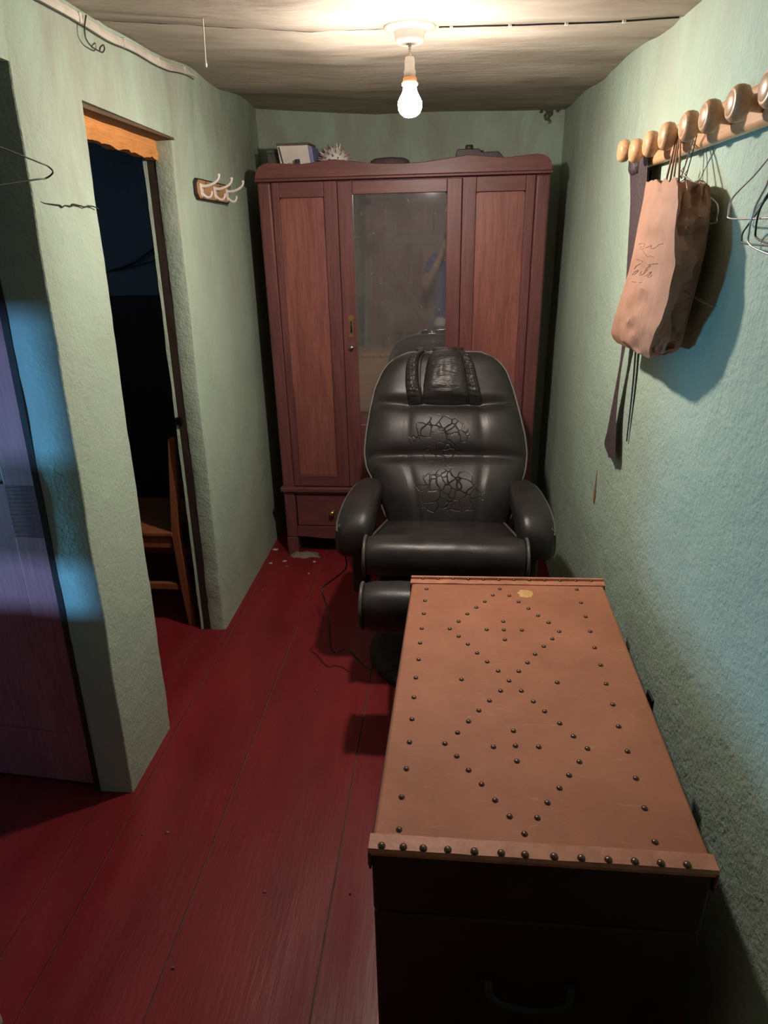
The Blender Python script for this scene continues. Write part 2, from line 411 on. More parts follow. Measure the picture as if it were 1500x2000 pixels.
# neighbouring rooms
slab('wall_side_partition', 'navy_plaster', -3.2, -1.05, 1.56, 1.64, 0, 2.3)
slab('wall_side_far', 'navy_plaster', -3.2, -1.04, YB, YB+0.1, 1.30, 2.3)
slab('wall_side_far_lower', 'dark_frame_wood', -3.2, -1.04, YB-0.012, YB+0.1, 0, 1.30)  # lower part of the far wall, in a darker material
sn = MB()  # near side wall, with an added slit that shapes the blue bands
for x0,x1,z0,z1 in ((-3.2,-1.05,0,0.81),(-3.2,-1.45,0.81,0.957),(-3.2,-1.05,0.957,2.3)): sn.box(x0,x1,-0.56,-0.54,z0,z1)
struct(sn.build('wall_side_near','navy_plaster'))
struct(MB().box(-1.46,-1.04,-0.555,-0.535,0.838,0.890).build('added_slit_bar','dark_frame_wood'))  # added bar across the slit, unseen, dims the middle of the blue bands
so = MB()                                    # outer wall; slit and high window added to let blue light in
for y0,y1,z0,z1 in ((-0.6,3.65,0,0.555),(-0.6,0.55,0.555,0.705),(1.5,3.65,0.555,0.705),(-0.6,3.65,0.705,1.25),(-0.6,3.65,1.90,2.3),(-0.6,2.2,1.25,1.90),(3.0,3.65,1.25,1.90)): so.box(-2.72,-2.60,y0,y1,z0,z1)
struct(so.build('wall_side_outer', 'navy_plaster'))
w1 = MB()
for y0,y1,z0,z1 in ((2.2,2.24,1.25,1.9),(2.96,3.0,1.25,1.9),(2.2,3.0,1.25,1.29),(2.2,3.0,1.86,1.9),(2.585,2.615,1.29,1.86)): w1.box(-2.69,-2.64,y0,y1,z0,z1)
struct(w1.build('added_window','dark_frame_wood'))  # frame of the added window, which lets sky light brighten the far room
struct(MB().box(-3.3,-1.0,-0.7,3.7,2.12,2.2).build('ceiling_side', 'navy_plaster'))

# floor of painted boards
floor = struct(MB().box(-3.3,0.66,YN-0.1,3.7,-0.06,-0.006).build('floor','joint_dirt'))
seams = [-3.3,-2.98,-2.66,-2.34,-2.02,-1.70,-1.38,-1.03,-0.91,-0.63,-0.27,0.06,0.36,0.66]
for a, b_ in zip(seams, seams[1:]):
    mb = MB(); g = 0.0024
    def ff(u, v, a=a, b_=b_): 
        x = lerp(a+g, b_-g, u); y = lerp(YN-0.1, 3.7, v)
        return Vector((x, y, 0.0015*nz((x*3,y*1.1,a*7)) - 0.0012*(abs(u-0.5)*2)**4))
    mb.grid(ff, 5, 50)
    n0 = 6*51
    mb.box(a+g, b_-g, YN-0.1, 3.7, -0.02, -0.004)
    o = mb.build('floor_board', 'red_floor_paint', floor); o.data.shade_smooth(); o.modifiers.new('es','EDGE_SPLIT').split_angle = math.radians(40)

# ceiling of two sagging painted panels meeting along a joint
def zc(x, y):
    z = 2.006 + 0.0
    z = interp([(-1.4,2.00),(1.2,2.005),(1.9,2.022),(2.6,2.062),(3.2,2.088),(3.6,2.105)], y)
    z += 0.045*max(0,-(x+0.35))/0.6 - 0.012*max(0,x)/0.5
    z += 0.007*math.sin(y*8.5+x*1.3)*min(1,max(0,(y-1.9)/0.6)) + 0.006*nz((x*1.3,y*3,1)) + 0.002*nz((x*4,y*9,4))
    return z
def yseam(x): return 1.885 + 0.02*math.cos((x+0.05)*2.6) - 0.035*max(0,-(x+0.3)) - 0.05*max(0,x-0.15) + 0.004*nz((x*6,0,0))
ceil = struct(MB().box(-1.05,0.68,YN-0.1,3.7,2.25,2.33).build('ceiling','ceiling_paint'))
mb = MB(); mb.grid(lambda u,v: (lambda x: Vector((x, lerp(YN-0.1, yseam(x)-0.0015, v), zc(x, lerp(YN-0.1, yseam(x), v)) - 0.0035*(v>0.999)*0)))(lerp(-1.05,0.62,u)), 50, 50)
pn = mb.build('ceiling_panel','ceiling_paint', ceil, smooth=True)
sd = pn.modifiers.new('s','SOLIDIFY'); sd.thickness = 0.012; sd.offset = 1
mb = MB(); mb.grid(lambda u,v: (lambda x: Vector((x, lerp(yseam(x)+0.0015, YB+0.08, v), zc(x, lerp(yseam(x), YB+0.08, v)) + 0.004*(1-min(1,v*30)))))(lerp(-1.05,0.62,u)), 50, 80)
pn = mb.build('ceiling_panel','ceiling_paint', ceil, smooth=True)
sd = pn.modifiers.new('s','SOLIDIFY'); sd.thickness = 0.012; sd.offset = 1

for xa,xb in ((-0.86,-0.66),(-0.64,-0.50),(-0.47,-0.30),(-0.27,-0.15),(0.52,0.60)):
    MB().tube([Vector((x,yseam(x),zc(x,yseam(x))+0.0008)) for x in [lerp(xa,xb,q/12) for q in range(13)]],[0.0006,0.0016,0.0012,0.002,0.0006],5).build('joint_gap','crack_black',ceil)
# wall crack in the pier between the two openings
cp = [(-2,372),(20,388),(68,388),(85,397),(100,399),(117,401),(121,405),(128,401),(140,403),(143,399),(158,402),(166,405),(172,402),(182,403),(193,408)]
pts = [onx(p, xl(1.55,1.64)+0.001) for p in cp[2:]]
mb = MB(); mb.tube(pts, [0.0012,0.0018,0.0022,0.001,0.0025,0.0012,0.002,0.0012], 5)
mb.build('crack', 'crack_black', wall_left)

# ---- doorway in the left wall (far one): dark batten, orange lintel, dark post, pale strip
y0, y1, zt = O2
tr = struct(MB().hexa([(xl(2.0,zt)-0.055,y0+0.005,zt-0.012),(xl(2.0,zt)-0.002,y0+0.005,zt-0.010),(xl(y1,zt)-0.002,y1+0.06,zt-0.006),(xl(y1,zt)-0.055,y1+0.03,zt-0.008),
    (xl(2.0,zt)-0.055,y0+0.005,zt+0.02),(xl(2.0,zt)-0.004,y0+0.005,zt+0.02),(xl(y1,zt)-0.004,y1+0.06,zt+0.02),(xl(y1,zt)-0.055,y1+0.03,zt+0.02)]).build('trim_1','batten_wood'))
mb = MB(); rings = []
for i in range(41):
    y = lerp(y0-0.01, y1+0.015, i/40); rag = 0.010*nz((y*16,2,0))+0.005*nz((y*50,5,0))
    zb = zt-0.062+rag; xf = xl(y,zt)-0.058+0.006*nz((y*9,0,3)); xm = xf+0.008*nz((y*14,1,9))
    rings.append([Vector((xf-0.04,y,zb+0.004)),Vector((xf-0.004,y,zb)),Vector((xm+0.004,y,zb+0.02)),Vector((xf-0.002,y,zt-0.028)),Vector((xf,y,zt-0.004)),Vector((xf-0.04,y,zt-0.004))])
mb.loft(rings); struct(mb.build('trim_2','orange_lintel'))
mb = MB(); rings=[]
for i in range(50):
    z = lerp(0,zt-0.05,i/49); x = xl(y1,z); j = 0.004*nz((1,z*9,2))+0.002*nz((1,z*40,2))
    rings.append([Vector((x-0.066,y1+0.004+j,z)),Vector((x-0.100+j*0.5,y1+0.002,z)),Vector((x-0.100,y1+0.09,z)),Vector((x-0.066,y1+0.09,z))])
mb.loft(rings); struct(mb.build('trim_3','dark_frame_wood'))
mb = MB(); rings=[]
for i in range(60):
    z = lerp(0,zt-0.05,i/59); x = xl(y1,z); j = 0.005*nz((4,z*8,2))+0.003*nz((6,z*35,2))
    rings.append([Vector((x-0.099,y1-0.000+j*0.5,z)),Vector((x-0.109+j*0.8,y1-0.002,z)),Vector((x-0.111+j*0.8,y1+0.03,z)),Vector((x-0.099,y1+0.03,z))])
mb.loft(rings); struct(mb.build('trim_4','green_plaster'))
# catch plate on the dark post
pz = 0.93; x = xl(y1,pz)
tr4 = MB().box(x-0.104,x-0.082,y1-0.010,y1+0.006,pz-0.014,pz+0.014).build('latch_plate','dark_metal', bpy.data.objects['trim_3'], bevel=0.001)

# ---- near doorway: dark frame and the brown door standing open into the next room
y0, y1, zt = O1
fr = MB(); rings=[]
for i in range(30):
    z = lerp(0,zt,i/29); x = xl(y1,z)
    rings.append([Vector((x-0.104,y1-0.004+0.002*nz((2,z*9,1)),z)),Vector((x-0.119,y1-0.006,z)),Vector((x-0.119,y1+0.05,z)),Vector((x-0.104,y1+0.05,z))])
fr.loft(rings); struct(fr.build('trim_5','dark_frame_wood'))
door1 = thing('door_1','', '', (-1.065,1.445,0)); del door1['label']; del door1['category']; struct(door1)
def dleaf(x0,x1,z0,z1,t0,t1):   # along the open leaf: local u from hinge, lean follows the frame
    out=[]
    for (u,t,z) in ((x0,t0,z0),(x1,t0,z0),(x1,t1,z0),(x0,t1,z0),(x0,t0,z1),(x1,t0,z1),(x1,t1,z1),(x0,t1,z1)):
        xx = xl(1.43,z)-0.119-u; out.append(Vector((xx, 1.452+0.07*u+t, z)))
    return out
MB().hexa(dleaf(0,0.62,0.012,1.87,0,0.035)).build('leaf','brown_door',door1,bevel=0.003)
for z0,z1 in ((0.012,0.20),(0.85,1.0),(1.74,1.87)): MB().hexa(dleaf(0.002,0.618,z0,z1,-0.008,0)).build('rail','brown_door',door1,bevel=0.002)
for u0,u1 in ((0.002,0.10),(0.52,0.618)): MB().hexa(dleaf(u0,u1,0.20,1.74,-0.008,0)).build('stile','brown_door',door1,bevel=0.002)

# ---- near wall behind the camera: plank door with ledges and diagonal brace (seen in the mirror)
door2 = thing('door_2','', '', (-0.45,YN,0)); del door2['label']; del door2['category']; struct(door2)
yd = YN+0.02
for i in range(6):
    x0 = -0.80+i*0.13; box('plank','plank_door_wood',door2,x0+0.001,x0+0.129,YN+0.002,yd,0.02,1.88,0.002)
for z in (0.60,1.50): box('ledge','plank_door_wood',door2,-0.78,-0.04,yd,yd+0.035,z,z+0.085,0.003)
a = Vector((-0.70,yd,1.50)); b_ = Vector((-0.20,yd,0.685)); dd=(b_-a).normalized(); nn=Vector((-dd.z,0,dd.x))*0.045
MB().prism([a+nn,b_+nn,b_-nn,a-nn],(0,0.03,0)).build('brace','plank_door_wood',door2,bevel=0.003)
box('latch','dark_metal',door2,-0.12,-0.03,yd,yd+0.02,0.98,1.02,0.002)
for x0,x1,z0,z1 in ((-0.86,-0.80,0,1.94),(-0.02,0.04,0,1.94),(-0.86,0.04,1.88,1.94)):
    box('door_frame','plank_door_wood',door2,x0,x1,YN+0.001,YN+0.03,z0,z1,0.003)

# ------------------------------------------------------------------ pendant bulb
B = Vector((-0.10,1.89,1.885))
zr = zc(B.x,B.y)
lamp = thing('pendant_bulb','bare lit bulb hanging on a short twisted cord from the ceiling','light bulb',(B.x,B.y,zr))
MB().lathe([(0.0,0.004),(0.062,0.004),(0.062,-0.003),(0.046,-0.008),(0.037,-0.012),(0.036,-0.026),(0.030,-0.034),(0.0,-0.035)],(B.x,B.y,zr),n=36).build('ceiling_rose','white_plastic',lamp,smooth=True)
for ph in (0,math.pi):
    MB().tube([Vector((B.x+0.0022*math.cos(ph+t*1.1),B.y+0.0022*math.sin(ph+t*1.1),zr-0.033-0.030*t/14)) for t in range(15)],0.0019,6).build('cord','white_plastic',lamp,smooth=True)
MB().lathe([(0.0,-0.060),(0.010,-0.061),(0.0125,-0.068),(0.0125,-0.088),(0.0145,-0.089),(0.0145,-0.106),(0.0,-0.106)],(B.x,B.y,zr),n=28).build('lamp_holder','white_plastic',lamp,smooth=True)
MB().lathe([(0.012,-0.104),(0.0165,-0.104),(0.0180,-0.1135),(0.012,-0.1145)],(B.x,B.y,zr),n=28).build('collar','orange_collar',lamp,smooth=True)
zb0 = zr-0.1145
bprof=[(0.010,0.0),(0.0195,-0.001),(0.0195,-0.006),(0.0165,-0.008),(0.0175,-0.016),(0.022,-0.026),(0.0262,-0.033),(0.0292,-0.040),(0.0300,-0.046),(0.0290,-0.056),(0.0245,-0.065),(0.016,-0.0715),(0.007,-0.074),(0.0,-0.0745)]
bg=MB().lathe(bprof,(B.x,B.y,zb0),n=32).build('bulb_glass','lit_bulb',lamp,smooth=True)
bg.data.materials.append(MAT['lit_bulb_shoulder']); bg.data.materials.append(MAT['lit_bulb_neck'])
for p_ in bg.data.polygons:
    h_=p_.center.z+zr-zb0; p_.material_index = 2 if h_>-0.026 else 1 if h_>-0.040 else 0

# ------------------------------------------------------------------ wardrobe
Y0 = 3.08
wd = thing('wardrobe','dark mahogany three-part wardrobe with a mirrored middle door and wavy crest','wardrobe',(-0.2,3.30,0))
cb = MB()
cb.box(-0.825,-0.805,Y0+0.012,3.53,0.10,1.79).box(0.400,0.420,Y0+0.012,3.53,0.10,1.79).box(-0.825,0.420,3.515,3.53,0.10,1.79).box(-0.805,0.400,Y0+0.012,3.515,0.10,0.125)
cb.box(-0.805,0.400,Y0+0.024,Y0+0.034,0.125,1.79)
cb.build('carcass','mahogany',wd)
box('top_board','mahogany_rail',wd,-0.830,0.425,Y0-0.002,3.535,1.788,1.803,0.003)
for x0,x1 in ((-0.827,-0.768),(0.362,0.422)):
    box('corner_post','mahogany',wd,x0,x1,Y0-0.004,Y0+0.035,0.10,1.788,0.010,seg=3)
    box('leg','mahogany',wd,x0,x1,Y0-0.004,Y0+0.05,0.001,0.10,0.004)
    box('leg','mahogany',wd,x0,x1,3.46,3.53,0.001,0.10,0.004)
# crest
def crest(x):
    t = abs(x+0.2025); z = interp([(0,1.842),(0.10,1.845),(0.20,1.856),(0.28,1.866),(0.36,1.858),(0.43,1.851),(0.50,1.856),(0.56,1.861),(0.585,1.858)],t)
    e = 0.628-t
    if e < 0.055: z = 1.803+(z-1.803)*math.sqrt(max(0,1-((0.055-e)/0.055)**2))
    return z
xs = [-0.8305+1.256*i/120 for i in range(121)]
mb = MB(); mb.loft([[Vector((x,Y0-0.018,1.800)),Vector((x,Y0-0.018,max(1.801,crest(x)))),Vector((x,Y0+0.008,max(1.801,crest(x)))),Vector((x,Y0+0.008,1.800))] for x in xs])
mb.build('crest','mahogany_rail',wd,bevel=0.003)
box('cornice_fillet','mahogany_rail',wd,-0.8335,0.4285,Y0-0.016,Y0+0.01,1.789,1.800,0.003)
def wdoor(x0,x1,sl,sr,ztop,zbot,zpt,zpb,label=None):
    d = bpy.data.objects.new('door',None); C.objects.link(d); d.parent = wd; d.location = Vector((lerp(x0,x1,.5),Y0,0))-wd.location
    yy = (Y0-0.002,Y0+0.022)
    box('stile','mahogany',d,x0,x0+sl,*yy,zbot,ztop); box('stile','mahogany',d,x1-sr,x1,*yy,zbot,ztop)
    box('rail','mahogany_rail',d,x0+sl,x1-sr,*yy,zpt,ztop); box('rail','mahogany_rail',d,x0+sl,x1-sr,*yy,zbot,zpb)
    return d
dL = wdoor(-0.766,-0.479,0.032,0.059,1.786,0.392,1.725,0.450)
def arched(d,x0,x1,z0,z1,m='mahogany_panel',y=Y0+0.012,t=0.008,r=0.02):
    pts=[(x0,z0),(x1,z0),(x1,z1-r)]+[(x1-r+r*math.cos(a*math.pi/8),z1-r+r*math.sin(a*math.pi/8)) for a in range(1,4)]+[(x1-r,z1),(x0+r,z1)]+[(x0+r-r*math.sin(a*math.pi/8),z1-r+r*math.cos(a*math.pi/8)) for a in range(1,4)]+[(x0,z1-r)]
    return MB().prism([(p[0],y,p[1]) for p in pts],(0,t,0)).build('panel',m,d)
arched(dL,-0.736,-0.536,0.448,1.728)
dM = wdoor(-0.477,0.056,0.064,0.063,1.783,0.392,1.731,0.714)
MB().prism([(x,Y0+0.008,z) for x,z in ((-0.413,0.714),(-0.007,0.714),(-0.007,1.716),(-0.012,1.728),(-0.020,1.731),(-0.413,1.731))],(0,0.006,0)).build('mirror','old_mirror',dM)
MB().box(-0.415,-0.005,Y0+0.015,Y0+0.022,0.712,1.733).build('mirror_backing','dark_frame_wood',dM)
dR = wdoor(0.058,0.360,0.058,0.038,1.786,0.392,1.727,0.450)
arched(dR,0.115,0.323,0.448,1.729)
# lock plate and keyhole knob on the mirror door
pl=[(-0.012,-0.045),(-0.008,-0.05),(0.008,-0.05),(0.012,-0.045),(0.009,-0.03),(0.009,0.03),(0.012,0.045),(0.008,0.05),(-0.008,0.05),(-0.012,0.045),(-0.009,0.03),(-0.009,-0.03)]
kx=-0.4385
pp=MB().prism([(kx+x,Y0-0.006,1.181+z) for x,z in pl],(0,0.005,0)).build('lock_plate','brass',dM,bevel=0.001)
MB().tube([(kx,Y0-0.010,1.155),(kx,Y0-0.011,1.181),(kx,Y0-0.010,1.207)],0.003,8).build('key_slot','dark_metal',dM,smooth=True)
MB().lathe([(0,0),(0.010,0),(0.011,0.004),(0.008,0.008),(0.010,0.014),(0.010,0.019),(0,0.022)],(kx-0.001,Y0-0.001,1.089),(0,-1,0),20).build('door_knob','nickel',dM,smooth=True)
# pale joint line down the left panel
MB().tube([(-0.7345,Y0+0.0105,0.9),(-0.7345,Y0+0.0105,1.3),(-0.735,Y0+0.0105,1.62)],0.0012,5).build('split','plaster_chip',dL)
box('waist_moulding','mahogany_rail',wd,-0.838,0.432,Y0-0.022,Y0+0.02,0.362,0.388,0.007,seg=3)
box('upper_rail','mahogany_rail',wd,-0.768,0.362,Y0,Y0+0.022,0.345,0.362,0.002)
box('lower_rail','mahogany_rail',wd,-0.768,0.362,Y0,Y0+0.022,0.130,0.165,0.002)
for k,(x0,x1) in enumerate(((-0.766,-0.477),(-0.475,0.058),(0.060,0.360))):
    dr = bpy.data.objects.new('drawer',None); C.objects.link(dr); dr.parent=wd; dr.location=Vector((lerp(x0,x1,.5),Y0,0.25))-wd.location
    box('drawer_front','mahogany_rail',dr,x0+0.004,x1-0.004,Y0+0.002,Y0+0.022,0.168,0.342,0.004)
    for kk in ((-0.574,) if k==0 else () if k==1 else (lerp(x0,x1,.5),)):
        MB().lathe([(0,0),(0.012,0),(0.012,0.003),(0.006,0.006),(0.006,0.014),(0.012,0.018),(0.0145,0.024),(0.012,0.031),(0,0.034)],(kk,Y0+0.002,0.249),(0,-1,0),22).build('knob','brass',dr,smooth=True)
mb=MB(); mb.loft([[Vector((x,Y0,0.132)),Vector((x,Y0+0.018,0.132)),Vector((x,Y0+0.018,0.096+0.012*math.sin((x+0.77)*9)**2*-1+0.012)),Vector((x,Y0,0.108-0.012*math.sin((x+0.77)*9)**2))] for x in [-0.768+1.13*i/60 for i in range(61)]])
mb.build('apron','mahogany_rail',wd)

# ------------------------------------------------------------------ things on top of the wardrobe
ZT=1.8035
bx=thing('storage_box','small dark olive box at the left end of the wardrobe top','box',(-0.77,3.28,ZT))
box('body','box_olive',bx,-0.812,-0.745,3.24,3.33,ZT,1.915,0.003); box('lid','box_olive',bx,-0.815,-0.742,3.237,3.333,1.915,1.93,0.003)
wb=thing('carton','open white carton with blue sides on the wardrobe top','box',(-0.67,3.22,ZT))
MB().hexa([(-0.735,3.19,ZT),(-0.600,3.19,ZT),(-0.600,3.27,ZT),(-0.735,3.27,ZT),(-0.748,3.17,1.935),(-0.612,3.17,1.935),(-0.600,3.27,1.935),(-0.74,3.27,1.935)]).build('body','box_white',wb,bevel=0.002)
MB().hexa([(-0.600,3.188,ZT),(-0.582,3.188,ZT),(-0.582,3.27,ZT),(-0.600,3.27,ZT),(-0.612,3.168,1.935),(-0.595,3.175,1.93),(-0.585,3.27,1.93),(-0.600,3.27,1.935)]).build('side_flap','box_blue',wb,bevel=0.002)
MB().hexa([(-0.750,3.165,1.935),(-0.606,3.165,1.935),(-0.596,3.275,1.935),(-0.745,3.275,1.935),(-0.750,3.165,1.944),(-0.606,3.165,1.944),(-0.596,3.275,1.944),(-0.745,3.275,1.944)]).build('rim','box_brown',wb,bevel=0.002)
MB().prism([(-0.742,3.167,1.93),(-0.736,3.166,1.93),(-0.718,3.186,1.83),(-0.724,3.187,1.83)],(0,-0.002,0)).build('fold_line','box_brown',wb)
jar=thing('small_jar','little brown jar in front of the white carton','jar',(-0.655,3.14,ZT))
MB().lathe([(0,0),(0.014,0),(0.016,0.03),(0.014,0.055),(0.010,0.062),(0,0.063)],(-0.655,3.14,ZT),n=18).build('body','box_brown',jar,smooth=True)
MB().lathe([(0.0,0.062),(0.011,0.062),(0.011,0.074),(0,0.075)],(-0.655,3.14,ZT),n=18).build('lid','dark_iron',jar,smooth=True)
st=thing('pebble','small brown stone beside the jar before the white carton','stone',(-0.69,3.14,ZT))
mb=MB(); mb.lathe([(0,0),(0.016,0.004),(0.021,0.02),(0.018,0.045),(0.009,0.06),(0,0.063)],(-0.69,3.14,ZT),n=12)
for v in mb.v: v += Vector((nz(v,30),nz(v+Vector((3,0,0)),30),0))*0.004
mb.build('body','plaster_chip',st,smooth=True)
ur=thing('spiny_shell','round white spiny sea shell on the wardrobe top','shell',(-0.515,3.22,ZT))
uc=Vector((-0.503,3.225,1.868))
MB().lathe([(0.0,-0.063)]+[(0.062*math.cos(a),0.062*math.sin(a)) for a in [(-80+20*i)*math.pi/180 for i in range(9)]]+[(0.0,0.063)],uc,n=26).build('body','shell_white',ur,smooth=True)
k=0
for i in range(110):
    t=i*2.39996; zz=1-2*(i+0.5)/110
    if zz<-0.75: continue
    d=Vector((math.sqrt(1-zz*zz)*math.cos(t),math.sqrt(1-zz*zz)*math.sin(t),zz))
    MB().tube([uc+d*0.058,uc+d*(0.078+0.004*random.random())],[0.0042,0.0012],5).build('spine','shell_spine' if i%5 else 'shell_white',ur)
hat=thing('oval_cap','flat dark oval cap lying behind the middle of the crest','cap',(-0.262,3.24,ZT))
MB().loft([[Vector((-0.262+0.092*r*math.cos(a),3.24+0.07*r*math.sin(a),ZT+h)) for a in [2*math.pi*q/30 for q in range(30)]] for r,h in ((0.5,0),(1.0,0.004),(1.02,0.012),(0.98,0.05),(0.93,0.066),(0.75,0.075),(0.35,0.079),(0.05,0.080))]).build('crown','dark_felt',hat,smooth=True)
MB().loft([[Vector((-0.262+0.095*r*math.cos(a),3.24+0.073*r*math.sin(a),ZT+h)) for a in [2*math.pi*q/30 for q in range(30)]] for r,h in ((0.98,0.02),(1.02,0.02),(1.02,0.036),(0.98,0.036))]).build('band','dark_iron',hat,smooth=True)
ir=thing('old_iron','dark metal tool with a stub handle on the right of the wardrobe top','tool',(0.12,3.22,ZT))
MB().prism([(0.03,3.19,ZT),(0.225,3.19,ZT),(0.235,3.19,ZT+0.06),(0.21,3.19,ZT+0.085),(0.14,3.19,ZT+0.084),(0.125,3.19,ZT+0.098),(0.035,3.19,ZT+0.098),(0.027,3.19,ZT+0.08)],(0,0.05,0)).build('body','dark_iron',ir,bevel=0.004)
MB().lathe([(0,0.09),(0.018,0.092),(0.018,0.104),(0.016,0.114),(0,0.115)],(0.085,3.215,ZT),n=18).build('handle_stub','dark_iron',ir,smooth=True)
MB().lathe([(0,0.05),(0.012,0.05),(0.012,0.09),(0,0.092)],(0.135,3.205,ZT),n=14).build('bolt','dark_iron',ir,smooth=True)

# ------------------------------------------------------------------ recliner
rc=thing('recliner','black leather recliner armchair with creased back and raised footrest','armchair',(0.0,2.30,0))
P0=Vector((0.0,2.42,0.49)); P1=Vector((0.0,2.82,1.107)); bu=(P1-P0).normalized(); bn=Vector((0,-bu.z,bu.y))   # towards the sitter
rows=[(1060,775,975),(1020,758,992),(985,745,1005),(950,735,1012),(932,726,1020),(915,717,1025),(885,713,1028),(850,716,1024),(800,724,1012),(760,733,1001),(725,748,988),(705,764,972),(694,782,955),(688,806,930)]
prof=[]
for (py,l,r) in rows:
    a=onplane((l,py),P0,bn); b_=onplane((r,py),P0,bn); prof.append(((a-P0).dot(bu),(b_-P0).dot(bu),a.x,b_.x))
Ls=[(0.5*(p[0]+p[1]),p[2]) for p in prof]; Rs=[(0.5*(p[0]+p[1]),p[3]) for p in prof]
def smoothtab(tab,x):
    return (interp(tab,x-0.012)+interp(tab,x)+interp(tab,x+0.012))/3
v0,v1=Ls[0][0],Ls[-1][0]
def vv(py,px=870): return (onplane((px,py),P0,bn)-P0).dot(bu)
vs1,vs2=vv(795),vv(893)
def depth(s,v):
    e=max(0,1-abs(s)**3.2)**0.55
    top=1.0
    if v>v1-0.07: top=math.sqrt(max(0.0,1-((v-(v1-0.07))/0.07)**2))
    D=0.052
    g=0
    lift=0.018*max(0,abs(s)-0.45)                       # seams climb towards the wings
    for vs,amp in ((vs1,0.030),(vs2,0.026)):
        d=(v-(vs+lift*(1 if vs==vs1 else -1)))/0.022; g+=amp*math.exp(-d*d)
    gs=0
    for sv in (-0.46,0.46):
        if v<vs1: d=(s-sv)/0.035; gs+=0.007*math.exp(-d*d)
    bul=0.020*math.sin(max(0,min(1,(v-vs2)/(vs1-vs2)))*math.pi)+0.034*math.sin(max(0,min(1,(v+0.02)/(vs2+0.02)))*math.pi)
    wing=0.028*max(0,abs(s)-0.5)**1.2*2*math.exp(-((v-0.42)/0.25)**2)
    return (D+bul+wing)*e*top - (g+gs)*e + 0.004*nz((s*3,v*8,2))*e
def backpt(s,v,front=True):
    l=smoothtab(Ls,v); r=smoothtab(Rs,v); x=lerp(l,r,0.5+0.5*s)
    d=depth(s,v) if front else -0.055*max(0,1-abs(s)**4)**0.5*math.sqrt(max(0,1-max(0,(v-(v1-0.07))/0.07)**2))
    return Vector((x,P0.y,P0.z))+bu*v+bn*d
NU,NV=64,72
mb=MB(); rings=[]
for j in range(NV+1):
    v=lerp(v0,v1,j/NV)
    ss=[math.sin(math.pi/2*(-1+2*i/NU)) for i in range(NU+1)]
    rings.append([backpt(s,v,True) for s in ss]+[backpt(s,v,False) for s in ss[::-1][1:-1]])
mb.loft(rings); back=mb.build('backrest','creased_leather',rc,smooth=True)
rimv=[lerp(v0+0.10,v1,j/40) for j in range(41)]
MB().tube([backpt(-1,v)+Vector((-0.003,0,0)) for v in rimv]+[backpt(s,v1)+bu*0.003 for s in (-0.5,0,0.5)]+[backpt(1,v)+Vector((0.003,0,0)) for v in rimv[::-1]],0.0048,8).build('piping','piping_grey',back,smooth=True)
for sv in (-0.46,0.46):
    MB().tube([backpt(sv,lerp(-0.02,vs1-0.005,i/30))+bn*-0.0005 for i in range(31)],0.0016,6).build('seam','cord_black',back)
for vs,sg in ((vs1,1),(vs2,-1)):
    MB().tube([backpt(s,vs+sg*0.018*max(0,abs(s)-0.45))+bn*-0.0005 for s in [-0.93+1.86*i/50 for i in range(51)]],0.0020,6).build('seam','cord_black',back)
# head pillow: a full middle and two gathered side strips
def pillow(name,m,sx0,sx1,va,vb,h,ruche,slant):
    def fn(u,v):
        t=lerp(va,vb,v); s=lerp(sx0,sx1,u)+slant*(v-0.0)*(1 if (sx0+sx1)<0 else -1 if (sx0+sx1)>0 else 0)*-1
        e=max(0,1-abs(2*u-1)**3)**0.6*max(0,1-abs(2*v-1)**3)**0.75
        r=ruche*(math.sin(v*70+4*nz((u*2,v*6,1)))+0.8*nz((u*6,v*38,3)))*e
        cr=0.0025*nz((u*9,v*9,7))*e+0.004*(abs(2*u-1)**4)*nz((u*3,v*26,5))
        return backpt(max(-0.98,min(0.98,s)),min(t,v1-0.012))+bu*max(0,t-v1+0.012)+bn*(h*e+r+cr-0.004)
    mb=MB(); mb.grid(fn,30,80); 
    return mb.build(name,m,rc,smooth=True)
va,vb=vs1-0.004,v1+0.012
hp=pillow('head_pillow','gathered_leather',-0.29,0.36,va,vb,0.050,0.0,0.0)
pillow('gathered_strip','gathered_leather',-0.48,-0.27,va,vb,0.040,0.0018,0.22)
pillow('gathered_strip','gathered_leather',0.33,0.53,va,vb,0.040,0.0018,-0.06)
for sa in (-0.285,0.325):
    MB().tube([backpt(sa-(0.16*i/30 if sa<0 else -0.04*i/30)*0.9,lerp(va+0.01,vb-0.01,i/30))+bn*0.012 for i in range(31)],0.0022,6).build('seam','cord_black',hp)
# seat: flat cushion and front roll
SL,SR=-0.283,0.293
mb=MB(); rings=[]
for i in range(15):
    t=i/14; y=lerp(2.44,2.09,t); z=lerp(0.497,0.560,t); wl_=lerp(-0.225,SL+0.012,t); wr_=lerp(0.235,SR-0.012,t)
    n=22; ring=[]
    for k in range(n+1):
        s=-1+2*k/n; ring.append(Vector((lerp(wl_,wr_,0.5+0.5*s),y,z+0.006*(1-s**4)-0.010*(abs(s)**12)+0.003*nz((s*4,y*9,1)))))
    for k in range(n,-1,-1):
        s=-1+2*k/n; ring.append(Vector((lerp(wl_,wr_,0.5+0.5*s),y,z-0.10)))
    rings.append(ring)
mb.loft(rings); seat=mb.build('seat','black_leather',rc,smooth=True); seat.modifiers.new('es','EDGE_SPLIT').split_angle=math.radians(60)
for s_,x_ in ((0,-0.225),(1,0.235)):
    xa=(SL+0.014,SR-0.014)[s_]; MB().tube([Vector((lerp(x_,xa,i/8),lerp(2.44,2.10,i/8),lerp(0.492,0.556,i/8))) for i in range(9)],0.005,8).build('piping','piping_grey',seat,smooth=True)
